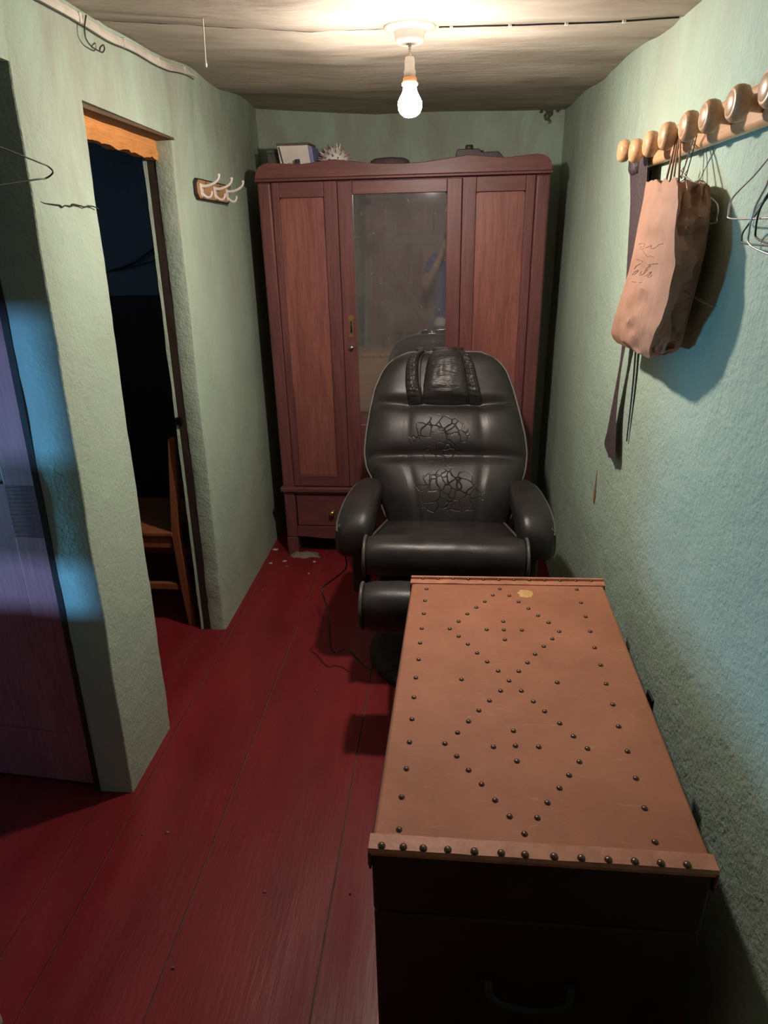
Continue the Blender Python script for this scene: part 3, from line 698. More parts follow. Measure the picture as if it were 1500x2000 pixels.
def roll(name,m,xa,xb,yc,zc_,ry,rz,bulge=0.0,tilt=0.0):
    mb=MB(); rings=[]
    for i in range(41):
        s=-1+2*i/40; x=lerp(xa,xb,0.5+0.5*s)
        e=1.0-0.16*abs(s)**10
        rings.append([Vector((x,yc+ry*e*(math.copysign(abs(math.cos(a))**0.85,math.cos(a)))+0.002*nz((s*5,a*2,1)),zc_+rz*e*(math.copysign(abs(math.sin(a))**0.85,math.sin(a)))+0.002*nz((s*5,a*2,4)))) for a in [2*math.pi*k/36 for k in range(36)]])
    mb.loft(rings); o=mb.build(name,m,rc,smooth=True)
    for x in (xa,xb):
        MB().tube([Vector((x,yc+ry*0.93*math.cos(a),zc_+rz*0.93*math.sin(a))) for a in [2*math.pi*k/40 for k in range(40)]],0.0058,8,True).build('piping','piping_grey',o,smooth=True)
    return o
fr_=roll('front_roll','black_leather',-0.272,0.287,2.045,0.523,0.075,0.072)
ft=roll('footrest','black_leather',-0.252,0.262,1.775,0.478,0.075,0.080)
MB().tube([(-0.10,1.71,0.45),(-0.14,1.698,0.47),(-0.165,1.702,0.52)],0.0012,6).build('seam','cord_black',ft)
for sx in (-1,1):
    MB().tube([Vector((0.005+sx*0.16,1.83,0.44)),Vector((0.005+sx*0.17,1.95,0.40)),Vector((0.005+sx*0.17,2.15,0.40))],0.010,8).build('footrest_bracket','dark_metal',rc,smooth=True)
# armrests
for sx in (-1,1):
    cx0=-0.312 if sx<0 else 0.318
    path=[(2.56,0.585,0.056,0.046),(2.50,0.592,0.060,0.054),(2.40,0.596,0.064,0.062),(2.30,0.592,0.067,0.070),(2.21,0.580,0.068,0.076),(2.155,0.566,0.067,0.076),(2.125,0.554,0.063,0.070),(2.105,0.546,0.053,0.058),(2.095,0.542,0.038,0.042),(2.091,0.540,0.014,0.017)]
    rings=[]
    py_=spline([Vector((p[0],p[1],0)) for p in path],4); pr=spline([Vector((p[2],p[3],0)) for p in path],4)
    for q,rr in zip(py_,pr):
        sp=0.020*sx*max(0,(2.56-q.x)/0.45)-0.006*sx
        ring=[]
        for k in range(32):
            a=2*math.pi*k/32; ca,sa=math.cos(a),math.sin(a)
            xx=math.copysign(abs(ca)**0.65,ca)*rr.x; zz=math.copysign(abs(sa)**0.65,sa)*rr.y
            ring.append(Vector((cx0+sp+xx+0.10*zz*-sx*0.6,q.x,q.y+zz-0.05*sx*xx*0+ (-0.12*sx*xx))))
        rings.append(ring)
    mb=MB(); mb.loft(rings); arm=mb.build('armrest','black_leather',rc,smooth=True)
    # piping along the outer edge, round the front and under
    ks=[(i,(0 if sx>0 else 16)) for i in range(len(rings))]
    outer=[(rings[i][2 if sx>0 else 14]+Vector((sx*0.002,0,0.002))) for i in range(0,len(rings)-10)]
    MB().tube(outer,0.0038,6).build('piping','piping_grey',arm,smooth=True)
    lower=[(rings[len(rings)-13][k%32]+Vector((0,-0.002,-0.001))) for k in (range(12,25) if sx<0 else range(4,-9,-1))]
    MB().tube(lower,0.0040,6).build('piping','piping_grey',arm,smooth=True)
    MB().box(cx0-0.03+sx*0.0,cx0+0.03,2.16,2.48,0.30,0.56).build('arm_support','black_leather',rc,bevel=0.012,seg=3)
# underside and swivel base
MB().box(-0.23,0.24,2.05,2.52,0.33,0.43).build('seat_frame','dark_frame_wood',rc,bevel=0.02,seg=3)
MB().lathe([(0.05,0.055),(0.045,0.08),(0.040,0.30),(0.07,0.335)],(0.0,2.28,0),n=20).build('pedestal','dark_metal',rc,smooth=True)
MB().lathe([(0.21,0.001),(0.285,0.001),(0.29,0.02),(0.28,0.042),(0.25,0.048),(0.21,0.044)],(0.0,2.22,0),n=48).loft([[Vector((0.0+0.21*math.cos(a),2.22+0.21*math.sin(a),z)) for a in [2*math.pi*k/48 for k in range(48)]] for z in (0.044,0.001)],cap=False).build('base_ring','dark_frame_wood',rc,smooth=True)
for an in (45,135):
    a=math.radians(an); d=Vector((math.cos(a),math.sin(a),0))*0.25; p=Vector((-d.y,d.x,0)).normalized()*0.025; c0=Vector((0,2.22,0.02))
    MB().hexa([c0-d-p,c0+d-p,c0+d+p,c0-d+p,c0-d-p+Vector((0,0,.04)),c0+d-p+Vector((0,0,.04)),c0+d+p+Vector((0,0,.04)),c0-d+p+Vector((0,0,.04))]).build('base_bar','dark_frame_wood',rc,bevel=0.004)
# hand-control cable hanging from the arm
cab=[ony((655,1000),2.36),ony((661,1018),2.28),ony((659,1040),2.22),ony((667,1062),2.19),ony((674,1085),2.20),ony((677,1105),2.20),ony((668,1118),2.19),ony((650,1132),2.18),ony((631,1146),2.17),ony((629,1156),2.15),ony((637,1180),2.13),ony((643,1210),2.10),ony((645,1250),2.09),ony((650,1272),2.09),ony((660,1273),2.10),ony((678,1267),2.08),ony((695,1284),2.04),ony((715,1303),2.01),ony((735,1309),2.01),ony((775,1306),2.02),Vector((-0.06,2.12,0.09))]
for q in cab: q.z=max(q.z,0.012)
MB().tube(cab,0.0032,8,False,5).build('control_cable','cord_black',rc,smooth=True)

# ------------------------------------------------------------------ trunk
TZ=0.65; TX0,TX1,TY0,TY1=-0.108,0.424,0.745,1.648
tk=thing('trunk','tan fibre travelling trunk studded with nails in diamond patterns','trunk',(lerp(TX0,TX1,.5),lerp(TY0,TY1,.5),0))
sh=lambda y: 0.022*(y-TY0)/(TY1-TY0)      # the trunk stands a touch askew
def tq(x,y,z): return Vector((x+sh(y),y+0.012*(x-TX0)/(TX1-TX0)*(y-TY0)/(TY1-TY0),z))
def tbox(x0,x1,y0,y1,z0,z1): return [tq(x0,y0,z0),tq(x1,y0,z0),tq(x1,y1,z0),tq(x0,y1,z0),tq(x0,y0,z1),tq(x1,y0,z1),tq(x1,y1,z1),tq(x0,y1,z1)]
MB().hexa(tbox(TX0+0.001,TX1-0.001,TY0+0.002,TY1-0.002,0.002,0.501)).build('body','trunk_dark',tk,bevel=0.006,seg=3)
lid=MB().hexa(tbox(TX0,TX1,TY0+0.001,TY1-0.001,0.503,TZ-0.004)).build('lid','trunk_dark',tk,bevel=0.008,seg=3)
MB().hexa(tbox(TX0,TX1,TY0+0.002,TY1-0.002,TZ-0.016,TZ)).build('lid_top','tan_fibre',lid,bevel=0.007,seg=3)
def strip(y0,y1,out,name='binding'):
    # folded binding over the end edge, slightly wavy
    n=40; rings=[]
    for i in range(n+1):
        x=lerp(TX0-0.004,TX1+0.004,i/n); wv=0.0012*nz((x*22,y0,0))
        ye=y0 if out<0 else y1; yi=y1 if out<0 else y0
        rings.append([tq(x,ye+out*0.002,TZ-0.011),tq(x,ye+out*0.003,TZ-0.004),tq(x,ye+out*0.000,TZ+0.002+wv),tq(x,yi,TZ+0.003+wv),tq(x,yi,TZ-0.004),tq(x,ye-out*0.006,TZ-0.011)])
    return MB().loft(rings).build(name,'tan_binding',lid,smooth=False)
strip(TY0,TY0+0.028,-1); strip(TY1-0.03,TY1,1)
# far binding stands up as a small rim
MB().hexa(tbox(TX0-0.004,TX1+0.004,TY1-0.005,TY1+0.004,TZ-0.03,TZ+0.009)).build('rim','tan_binding',lid,bevel=0.002)
for x in (TX0-0.004,TX1):
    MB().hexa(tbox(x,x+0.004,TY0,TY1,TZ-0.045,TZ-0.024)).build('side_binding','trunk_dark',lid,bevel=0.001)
    for y in (TY0-0.003,TY1-0.03): MB().hexa(tbox(x-0.001,x+0.005,y,y+0.033,TZ-0.035,TZ-0.004)).build('corner_cap','nail_bronze',lid,bevel=0.002)
nailc=[(280,93),(275,135),(270,181),(263,234),(257,286),(252,345),(242,410),(235,480),(228,558),(219,640),(208,735),(191,836),(182,952),
(817,95),(832,142),(849,192),(865,245),(881,303),(902,365),(922,432),(946,506),(966,584),(998,673),(1028,769),(1059,876),(1096,996),
(542,93),(517,115),(488,138),(458,159),(426,182),(395,209),(363,235),(395,262),(428,290),(461,322),(497,353),(536,386),(575,421),
(576,117),(609,139),(644,163),(679,188),(716,213),(754,245),(729,271),(699,298),(668,326),(641,356),(610,387),
(554,209),(495,238),(556,239),(621,240),(560,274),(545,457),(505,492),(467,527),(430,566),(391,606),(346,645),(388,690),(430,740),(477,790),(525,847),(577,905),(630,967),
(619,457),(662,495),(702,530),(756,573),(805,619),(855,663),(826,710),(789,758),(755,804),(712,856),(676,910),(591,600),(519,657),(598,653),(681,657),(603,708),(405,416),(747,427)]
nm=MB().lathe([(0.0072,-0.002),(0.0070,0.0006),(0.0056,0.0030),(0.0030,0.0044),(0,0.0048)],(0,0,0),n=12).build('nail','nail_bronze',None,smooth=True)
nme=nm.data; bpy.data.objects.remove(nm)
def nail(p,parent=lid,rot=None,sc=1.0):
    o=bpy.data.objects.new('nail',nme); C.objects.link(o); o.parent=parent; o.location=Vector(p)-wloc(parent); o.scale=(sc,)*3
    if rot: o.rotation_euler=rot
for (cx_,cy_) in nailc: nail(onz((680+cx_*0.54667,1100+cy_*0.54667),TZ),sc=0.80)
for (cx_,cy_) in ((118,1023),(196,1025),(268,1026),(356,1028),(451,1033),(547,1039),(632,1042),(736,1049),(833,1054),(930,1061),(1024,1065),(1119,1076),(1215,1086)):
    p=onz((680+cx_*0.54667,1100+cy_*0.54667),TZ+0.003); nail((p.x,max(p.y,TY0+0.006),TZ+0.003),sc=0.9)
for i in range(12): 
    nail(tq(lerp(TX0+0.03,TX1-0.03,i/11),TY1-0.006,TZ+0.002),rot=(math.radians(60),0,0),sc=0.7)
for x in (TX0-0.006,): 
    MB().hexa(tbox(x,x+0.008,TY0+0.10,TY0+0.16,0.44,0.56)).build('latch','nickel',tk,bevel=0.002)
    MB().hexa(tbox(x,x+0.008,TY1-0.16,TY1-0.10,0.44,0.56)).build('latch','nickel',tk,bevel=0.002)
hs=onx((1266,1386),0.445)
MB().box(0.4385,0.4445,hs.y-0.03,hs.y+0.01,0.60,0.652).build('hasp','dark_metal',tk,bevel=0.003)
MB().tube([tq(0.09,TY0-0.004,0.36),tq(0.10,TY0-0.03,0.345),tq(0.16,TY0-0.035,0.335),tq(0.22,TY0-0.03,0.345),tq(0.23,TY0-0.004,0.36)],0.009,8,False,4).build('handle','cord_black',tk,smooth=True)
# yellow paint smear on the lid
sp=onz((1027,1160),TZ); mb=MB(); mb.lathe([(0.021,0.0),(0.020,0.0006),(0.0,0.0008)],(sp.x,sp.y,TZ),n=24)
for v in mb.v: d=Vector((v.x-sp.x,v.y-sp.y,0)); v.x+=d.x*0.5*nz((d.x*90,d.y*90,1)); v.y+=d.y*0.5*nz((d.x*90,d.y*90,5))
mb.build('paint_smear','yellow_stain',lid)

# ------------------------------------------------------------------ peg rail with its load
pegs=[(1225,293),(1250,287),(1278.5,280),(1311.6,266),(1353,260),(1395.5,238),(1450,219.5)]
PW=[onx(p,0.475) for p in pegs]
dy=(PW[0].y-PW[-1].y)/6
PZ=1.742
pr=thing('peg_rail','pale turned-wood peg rail with round knobs on the right wall','coat rack',(XR-0.01,1.5,PZ))
ry1=PW[0].y+0.06; ry0=0.62
MB().box(XR-0.026,XR-0.003,ry0,ry1,PZ-0.034,PZ+0.034).build('rail','beech',pr,bevel=0.010,seg=4)
pys=[p.y for p in PW]+[PW[-1].y-dy*k for k in (1,2,3,4)]
for i,y in enumerate(pys):
    z=PZ+(0.014 if i==0 else 0.004*nz((i,2,3)))
    if y<ry0+0.03: continue
    MB().lathe([(0,-0.004),(0.015,0.0),(0.0135,0.010),(0.0125,0.018),(0.018,0.023),(0.0255,0.028),(0.0275,0.036),(0.0268,0.044),(0.0225,0.050),(0.0195,0.0515),(0.0190,0.0505),(0.0175,0.0515),(0.010,0.0535),(0,0.054)],(XR-0.026,y,z),(-1,0,0),32).build('peg','beech',pr,smooth=True)

# necktie-like leather strap over the first pegs
tie=thing('leather_tie','black textured leather tie draped over the far end of the peg rail','tie',(0.49,2.0,1.70))
def ribbon(name,m,cl,wd_,th=0.003,xoff=0.0):
    rings=[]
    cl=spline([Vector(c) for c in cl],6); ww=spline([Vector((w_,0,0)) for w_ in wd_],6)
    for c,w_ in zip(cl,ww):
        h=w_.x/2; rings.append([c+Vector((0,-h,0)),c+Vector((-th*1.2,0,0)),c+Vector((0,h,0)),c+Vector((th*0.6,0,0))])
    return MB().loft(rings).build(name,m,tie,smooth=False)
def tc(pxl,pxr,x): a=onx(pxl,x); b_=onx(pxr,x); return (a+b_)/2, abs(a.y-b_.y)
secs=[((1229,305),(1266,305)),((1231,345),(1263,345)),((1231,400),(1262,400)),((1227,470),(1258,470)),((1223,540),(1248,540)),((1219,610),(1236,612)),((1213,690),(1219,690)),((1205,740),(1211,740)),((1194,800),(1205,800)),((1185,850),(1204,850)),((1179,880),(1202,880))]
cs=[];ws=[]
for i,(a,b_) in enumerate(secs):
    c,w_=tc(a,b_,0.495 if i<5 else 0.505); cs.append(c); ws.append(w_)
tip=onx((1190,893),0.505)
ribbon('front_blade','tie_leather',cs+[tip],ws+[0.004])
c0=cs[0]
ribbon('rear_strip','strip_black',[Vector((0.517,c0.y-0.05,1.70)),Vector((0.520,c0.y-0.06,1.5)),Vector((0.520,1.87,1.20)),Vector((0.522,1.86,1.00))],[0.03,0.028,0.02,0.006],0.002)  # narrow black strip hanging behind the front blade
MB().loft([[Vector((0.495+0.016*math.cos(a),c0.y+yy,1.735+0.020*math.sin(a)-(0 if math.sin(a)>0 else 0.02))) for a in [2*math.pi*k/16 for k in range(16)]] for yy in (-0.03,0.03)]).build('fold','tie_leather',tie,smooth=True)

# paper bag
bag=thing('paper_bag','crumpled brown paper carrier bag hanging from the peg rail','bag',(0.48,1.6,1.30))
lev=[((1262,354),(1322,350),(1386,362),.468,.455,.505),((1256,392),(1322,392),(1389,395),.462,.440,.508),((1246,440),(1322,440),(1385,440),.456,.430,.508),((1237,490),(1318,495),(1378,490),.450,.428,.508),((1228,530),(1312,545),(1367,535),.446,.428,.508),((1214,575),(1300,600),(1353,590),.442,.428,.508),((1200,620),(1281,650),(1340,640),.440,.430,.507),((1193,650),(1266,688),(1331,672),.442,.436,.504),((1200,668),(1268,702),(1322,690),.455,.446,.500)]
rings=[]; FACE=[]
keys=[]
for (l,m_,r,xl_,xm,xr_) in lev: keys.append((onx(l,xl_),onx(m_,xm),onx(r,xr_)))
nl=44
def keyat(t):
    f=t*(len(keys)-1); i=min(int(f),len(keys)-2); return [keys[i][k].lerp(keys[i+1][k],f-i) for k in range(3)]
for i in range(nl+1):
    t=i/nl; Lp,Mp,Rp=keyat(t); Mp=Mp+Vector((0.006*nz((t*6,3,1)),0.016*nz((t*5,1,7))+0.007*nz((t*15,1,7)),0)); BL=Vector((0.515,Lp.y-0.005,Lp.z)); ring=[]
    def seg(a,b_,n,amp,sd):
        for k in range(n):
            u=k/n; p=a.lerp(b_,u)
            nrm=Vector((b_.y-a.y,-(b_.x-a.x),0)).normalized()
            e=math.sin(math.pi*u)
            c_=amp*(abs(noise.noise(Vector((u*3+sd,t*5,sd))))-0.18)+amp*0.6*(abs(noise.noise(Vector((u*7+sd,t*11,sd+3))))-0.15)
            ring.append(p-nrm*(c_*e) )
    seg(Lp,Mp,20,0.012,1.0); seg(Mp,Rp,14,0.055,4.0); seg(Rp,BL,10,0.002,8.0); seg(BL,Lp,6,0.003,9.0)
    if t>0.95:
        cc=sum(ring,Vector())/len(ring); ring=[p.lerp(cc,0.0+0.10*(t-0.95)/0.05) for p in ring]
    if t<0.06:
        ring=[p+Vector((0,0,0.010*nz((j*0.35,1,2)))) for j,p in enumerate(ring)]
    rings.append([Vector((min(p.x,0.519),p.y,p.z)) for p in ring])
mb=MB(); mb.loft(rings,cap=False); n_=len(rings[0]); mb.f.append([nl*n_+j for j in range(n_)])
bo=mb.build('sack','kraft_paper',bag,smooth=True); bo.modifiers.new('es','EDGE_SPLIT').split_angle=math.radians(24)
# twine handles
pk=Vector((XR-0.045,PW[3].y+0.0,PZ))
for (a,b_) in (((1298,356),(1316,352)),((1308,352),(1328,352))):
    pa=onx(a,0.462); pb=onx(b_,0.455); tp=Vector((XR-0.043,PW[3].y-0.012,PZ+0.014))
    MB().tube([pa+Vector((0,0,-0.02)),pa.lerp(tp,0.5),tp+Vector((0,0.006,-0.004)),tp,tp+Vector((0,-0.006,-0.004)),pb.lerp(tp,0.5),pb+Vector((0,0,-0.02))],0.0022,6).build('handle','bag_twine',bag,smooth=True)
# faint brown script printed on the front face
def face(p):
    # px on the printed face -> point on the bag front
    d=ray(p); best=None
    deps=0
    for i in range(nl):
        for k in range(20):
            pass
    return d
from mathutils.bvhtree import BVHTree
bt=BVHTree.FromPolygons([tuple(v) for v in mb.v],mb.f)
def onbag(p):
    h=bt.ray_cast(CAM,ray(p).normalized()); return (h[0]-ray(p).normalized()*0.0008) if h[0] else None
def stroke(pts,r=0.0007):
    q=[]
    pv=spline([Vector((a,b_,0)) for a,b_ in pts],4)
    for a in pv:
        h=onbag((1190+a.x*0.09333,440+a.y*0.09333))
        if h: q.append(h)
    return q
pm=MB()
for s_ in ([(620,395),(690,375),(745,390),(730,440),(660,450),(655,490),(700,500),(730,470)],[(700,520),(740,590),(790,650),(860,640),(940,670)],[(760,470),(880,420),(870,480),(960,470),(1050,400),(1120,385)],
           [(550,710),(620,720),(700,755)],[(650,800),(570,850),(520,920)],[(480,1030),(540,965),(610,940),(560,1000),(490,1040)],[(620,1050),(680,960),(650,1050),(720,1000),(790,890),(880,820),(840,880),(720,1040),(760,1060),(860,975),(880,990),(800,1080),(860,1080),(900,1040)],[(470,1180),(560,1190)],[(620,1195),(690,1190)],[(800,830),(880,810),(1010,800)]):
    q=stroke(s_)
    if len(q)>2: pm.tube(q,0.0008,5)
pm.build('printed_script','bag_print',bag)

# wire hangers
def hanger_pts(top,yl,zl,yr,zr_,x,r=0.018):
    """shoulders from the neck to two rounded ends, bar below"""
    pass
def hanger(name,label,m,neck,endl,endr,drop,hookto,rad=0.0016,group=None):
    h=thing(name,label,'hanger',tuple(neck),group)
    n=Vector(neck); a=Vector(endl); b_=Vector(endr); dn=Vector(drop)
    u=(b_-a).normalized()
    pts=[n,n.lerp(a,0.55),n.lerp(a,0.93),a-u*0.006+dn*0.25,a-u*0.006+dn*0.7,a+u*0.012+dn*1.0,a.lerp(b_,0.5)+dn*1.0,b_-u*0.012+dn*1.0,b_+u*0.006+dn*0.7,b_+u*0.006+dn*0.25,n.lerp(b_,0.93),n.lerp(b_,0.55)]
    MB().tube(pts,rad,6,True,4).build('frame',m,h,smooth=True)
    k=Vector(hookto); 
    MB().tube([n+Vector((0,0,-0.004)),n.lerp(k,0.5),k+Vector((0,0.012,-0.012)),k+Vector((0,0.010,0.002)),k+Vector((0,0,0.010)),k+Vector((0,-0.012,0.002)),k+Vector((0,-0.016,-0.010))],rad,6,False,4).build('hook',m,h,smooth=True)
    MB().tube([n+Vector((0.002*math.cos(t),0.002*math.sin(t),-0.004+t*0.0016)) for t in [0.7*i for i in range(20)]],rad*0.8,5).build('twist',m,h,smooth=True)
    return h
pg5=Vector((XR-0.044,PW[4].y+0.004,PZ+0.014))
hanger('wire_hanger','pale wire hanger hanging behind the paper bag','steel_wire',onx((1331,344),0.500),onx((1262,405),0.515),onx((1402,398),0.515),(0,0,-0.035),pg5-Vector((0,0,0.004)))
hanger('wire_hanger','thin wire hanger tucked close behind the bag, lower than the pale one','dull_wire',onx((1338,350),0.509),onx((1262,425),0.520),onx((1392,422),0.519),(0,0,-0.03),pg5-Vector((0,0.012,0.004)),0.0011)
pg8=Vector((XR-0.044,pys[7],PZ+0.014)); pg9=Vector((XR-0.044,pys[8],PZ+0.014))
gW='wire hangers at the right edge of the picture'
hanger('wire_hanger','pale wire hanger at the right edge with the longest arm toward the bag','steel_wire',(0.487,1.13,1.665),onx((1431,385),0.497),(0.497,0.93,1.60),(0,0,-0.035),pg8,group=gW)
hanger('wire_hanger','bent pale wire hanger crossing in front of its neighbours at the right edge','steel_wire',(0.475,1.11,1.640),onx((1478,398),0.487),(0.487,0.92,1.55),(0.0,0.005,-0.06),pg8-Vector((0.004,0.01,0)),group=gW)
hanger('wire_hanger','dark wire hanger with notched shoulders, lowest at the right edge','dull_wire',(0.490,1.14,1.610),onx((1455,448),0.505),(0.505,0.95,1.545),(0,0,-0.022),pg9+Vector((0,0.05,-0.03)),group=gW)
hanger('wire_hanger','black wire hanger bunched behind the others at the right edge','cord_black',(0.482,1.10,1.625),onx((1488,400),0.495),(0.495,0.93,1.56),(0,0,-0.05),pg9+Vector((0,0.02,0)),group=gW)
# hanger by the near pier on the left, on a nail in the wall
nl_=Vector((xl(1.25,1.78)+0.03,1.17,1.80))
hl=thing('wire_hanger','dark wire hanger at the left edge in front of the pier','hanger',tuple(nl_))
pa=ony((98,326),1.36); pb=ony((95,347),1.36); pt=ony((0,287),1.27); pbm=ony((0,361),1.27)
ext=(pt-pa).normalized(); e2=(pbm-pb).normalized()
loop=[pt+ext*0.03,pt,pt.lerp(pa,0.8),pa+Vector((-0.004,0,0.001)),(pa+pb)/2+Vector((0.005,0.004,0)),pb+Vector((-0.006,0,-0.001)),pbm.lerp(pb,0.75),pbm,pbm+e2*0.14,pbm+e2*0.16+Vector((0,0,0.02)),pt+ext*0.12]
MB().tube(loop,0.0016,6,True,4).build('frame','dull_wire',hl,smooth=True)
hk=pt+ext*0.04
MB().tube([hk,hk+Vector((-0.005,-0.005,0.03)),hk+Vector((-0.02,0,0.05)),hk+Vector((-0.04,0,0.05)),hk+Vector((-0.045,0,0.035))],0.0016,6,False,4).build('hook','dull_wire',hl,smooth=True)

# ------------------------------------------------------------------ hook plaque on the left wall
xw=xl(2.7,1.73)
c1=onx((373,353),xw); c2=onx((376,393),xw); c3=onx((438,397),xw); c4=onx((440,362),xw)
hpq=thing('hook_plaque','small wooden plaque with three white double hooks on the left wall','coat rack',(xw,(c1.y+c4.y)/2,1.72))
ya,yb=c1.y,min(c4.y,2.93); za,zb_=1.700,1.762
pl=[(ya,za+0.012),(ya+0.02,za-0.004),(yb-0.02,za-0.004),(yb,za+0.012),(yb,zb_-0.010),(yb-0.02,zb_+0.004),(ya+0.02,zb_+0.004),(ya,zb_-0.010)]
xq=xw+0.012
MB().prism([(xq-0.012,y,z) for y,z in pl],(0.014,0,0)).build('plaque','plaque_edge',hpq,bevel=0.002)
pl2=[(lerp((ya+yb)/2,y,0.93),lerp((za+zb_)/2,z,0.86)) for y,z in pl]
MB().prism([(xq+0.001,y,z) for y,z in pl2],(0.004,0,0)).build('face','plaque_face',hpq,bevel=0.001)
for k in range(3):
    y=lerp(ya+0.045,yb-0.045,k/2); zz=(za+zb_)/2
    hkp=MB().prism([(xq+0.005,y+u,zz+v) for u,v in ((-0.014,0.018),(0.014,0.018),(0.012,-0.018),(0.004,-0.026),(-0.004,-0.026),(-0.012,-0.018))],(0.005,0,0)).build('hook','hook_white',hpq,bevel=0.0015)
    x_=xq+0.008
    MB().tube([(x_,y,zz+0.010),(x_+0.022,y,zz+0.010),(x_+0.048,y,zz+0.018),(x_+0.064,y,zz+0.030),(x_+0.068,y,zz+0.040)],[0.006,0.005,0.0045,0.004,0.004],10,False,4).lathe([(0,-0.006),(0.005,-0.003),(0.006,0),(0.005,0.003),(0,0.006)],(x_+0.068,y,zz+0.043),n=12).build('prong','hook_white',hkp,smooth=True)
    MB().tube([(x_,y,zz-0.014),(x_+0.014,y,zz-0.026),(x_+0.028,y,zz-0.026),(x_+0.036,y,zz-0.014)],[0.005,0.0045,0.004,0.004],10,False,4).lathe([(0,-0.005),(0.004,-0.002),(0.005,0),(0.004,0.002),(0,0.005)],(x_+0.036,y,zz-0.011),n=12).build('prong','hook_white',hkp,smooth=True)

# cable trunking along the top of the left wall, loose wire, ceiling wire
def wl_at(p,z): return onx(p,xl(2.0,z))
cd=thing('conduit','pale flat cable trunking along the top of the left wall','cable duct',(-0.86,2.1,2.0))
rings=[]
for i in range(25):
    y=lerp(1.35,2.62,i/24); z=zc(xl(y,2.0),y)-0.022+0.004*nz((y*5,1,1)); x=xl(y,z)
    hh=0.0095*min(1,(2.64-y)/0.15+0.2)
    rings.append([Vector((x-0.002,y,z-hh)),Vector((x+0.008,y,z-hh)),Vector((x+0.010,y,z)),Vector((x+0.008,y,z+hh)),Vector((x-0.002,y,z+hh))])
MB().loft(rings).build('channel','cream_conduit',cd)
for y in (1.75,2.0,2.25,2.5):
    z=zc(xl(y,2.0),y)-0.022+0.004*nz((y*5,1,1)); x=xl(y,z); MB().box(x,x+0.012,y-0.007,y+0.007,z-0.011,z+0.011).build('clip','cream_conduit',cd,bevel=0.002)
MB().tube([(lambda z: Vector((xl(y,z)+0.004,y,z)))(zc(xl(y,2.0),y)-0.022+0.004*nz((y*5,1,1))-0.0115) for y in [1.40+1.2*q/24 for q in range(25)]],0.0016,6).build('cable','dull_wire',cd,smooth=True)  # dark line under the duct: its shadow gap drawn in as a strand
lw=thing('loose_wire','loose curled wire end hanging below the cable trunking','wire',tuple(onx((167,60),-0.84)))
MB().tube([onx(p,-0.845) for p in ((168,30),(165,55),(168,75),(178,90),(190,98),(200,102),(204,96),(202,88),(196,92),(195,99))],0.0018,6,False,4).build('strand','dull_wire',lw,smooth=True)
w2=thing('ceiling_wire','short pale wire hanging from the ceiling joint left of the bulb','wire',(-0.59,1.82,2.04))
pz_=onz((397,43),2.03); 
MB().tube([Vector((pz_.x,pz_.y,zc(pz_.x,pz_.y)+0.004)),ony((399,80),pz_.y+0.005),ony((402,124),pz_.y+0.01)],0.0017,6,False,4).build('strand','cream_conduit',w2,smooth=True)
MB().lathe([(0,-0.006),(0.0028,-0.005),(0.0036,0),(0.0024,0.006),(0,0.007)],ony((402,126),pz_.y+0.01),n=10).build('knot','cream_conduit',w2,smooth=True)
# thin cable pinned along the ceiling joint to the right of the rose
jc=thing('joint_cable','thin dark cable pinned along the ceiling joint right of the bulb','cable',(0.2,1.88,2.02))
MB().tube([Vector((x,yseam(x)+0.002*nz((x*20,0,0)),zc(x,yseam(x))-0.0015)) for x in [-0.03+0.55*i/30 for i in range(31)]],0.0018,6).build('strand','cord_black',jc,smooth=True)
for x in (0.0,0.14,0.27,0.40): MB().box(x-0.004,x+0.004,yseam(x)-0.005,yseam(x)+0.005,zc(x,yseam(x))-0.005,zc(x,yseam(x))+0.002).build('clip','white_plastic',jc,bevel=0.001)
# dusty cobweb in the far right corner
cw=thing('cobweb','dusty brown cobweb dangling in the far right ceiling corner','cobweb',(0.47,3.5,2.05))
for k,(x,ln) in enumerate(((0.415,0.018),(0.437,0.050),(0.450,0.062),(0.462,0.030),(0.492,0.016))):
    z0=zc(x,3.5)+0.004
    pts=[Vector((x+0.016*nz((k*3.1,q*0.7,1)),3.515+0.012*nz((k,q*0.8,7)),z0-ln*q/6)) for q in range(7)]
    MB().tube(pts,[0.009,0.006,0.0035,0.0045,0.003,0.0042,0.001],6,False,3).build('strand','dust_web',cw)
cw2=thing('cobweb','fine white cobweb stretched from the paper bag to the wall','cobweb',(0.52,1.46,1.42))
a=onx((1352,578),0.508); b_=onx((1392,600),XR-0.006)
MB().tube([a,a.lerp(b_,0.5)+Vector((0,0,-0.002)),b_],[0.0010,0.0009,0.0004],5).tube([a+Vector((0,0,0.004)),b_],0.0005,4).build('strand','web_grey',cw2)

# rusty stain on the right wall, chips on the floor
st_=onx((1160,955),XR-0.0065); mb=MB(); mb.loft([[Vector((st_.x,st_.y+w_*math.cos(a)*(1),st_.z+z+0.0*math.sin(a))) if False else Vector((XR-0.004-0.003*(0.5+0.5*math.cos(a))*0-0.0,st_.y+0.012*w_*math.cos(a),st_.z+z)) for a in (0,math.pi)] for w_,z in ((0.2,0.07),(0.5,0.04),(0.7,0.01),(1.2,-0.02),(0.9,-0.04),(0.2,-0.055))],cap=False)
for v in mb.v: v.x=XR-0.0015+0.006*nz((3,v.y*1.5,v.z*1.5))+0.003*nz((7,v.y*5,v.z*5))-0.0005
mb.build('rust_stain','rust_stain',wall_right)
chips=[(538,1073,.016),(529,1100,.011),(556,1096,.012),(560,1106,.007),(614,1097,.008),(603,1120,.006),(513,1152,.005),(553,1258,.008),(519,1288,.004),(502,1300,.004),(618,1348,.009),(327,1626,.009),(278,1630,.006),(516,1742,.008),(338,1890,.007),(684,1745,.005)]
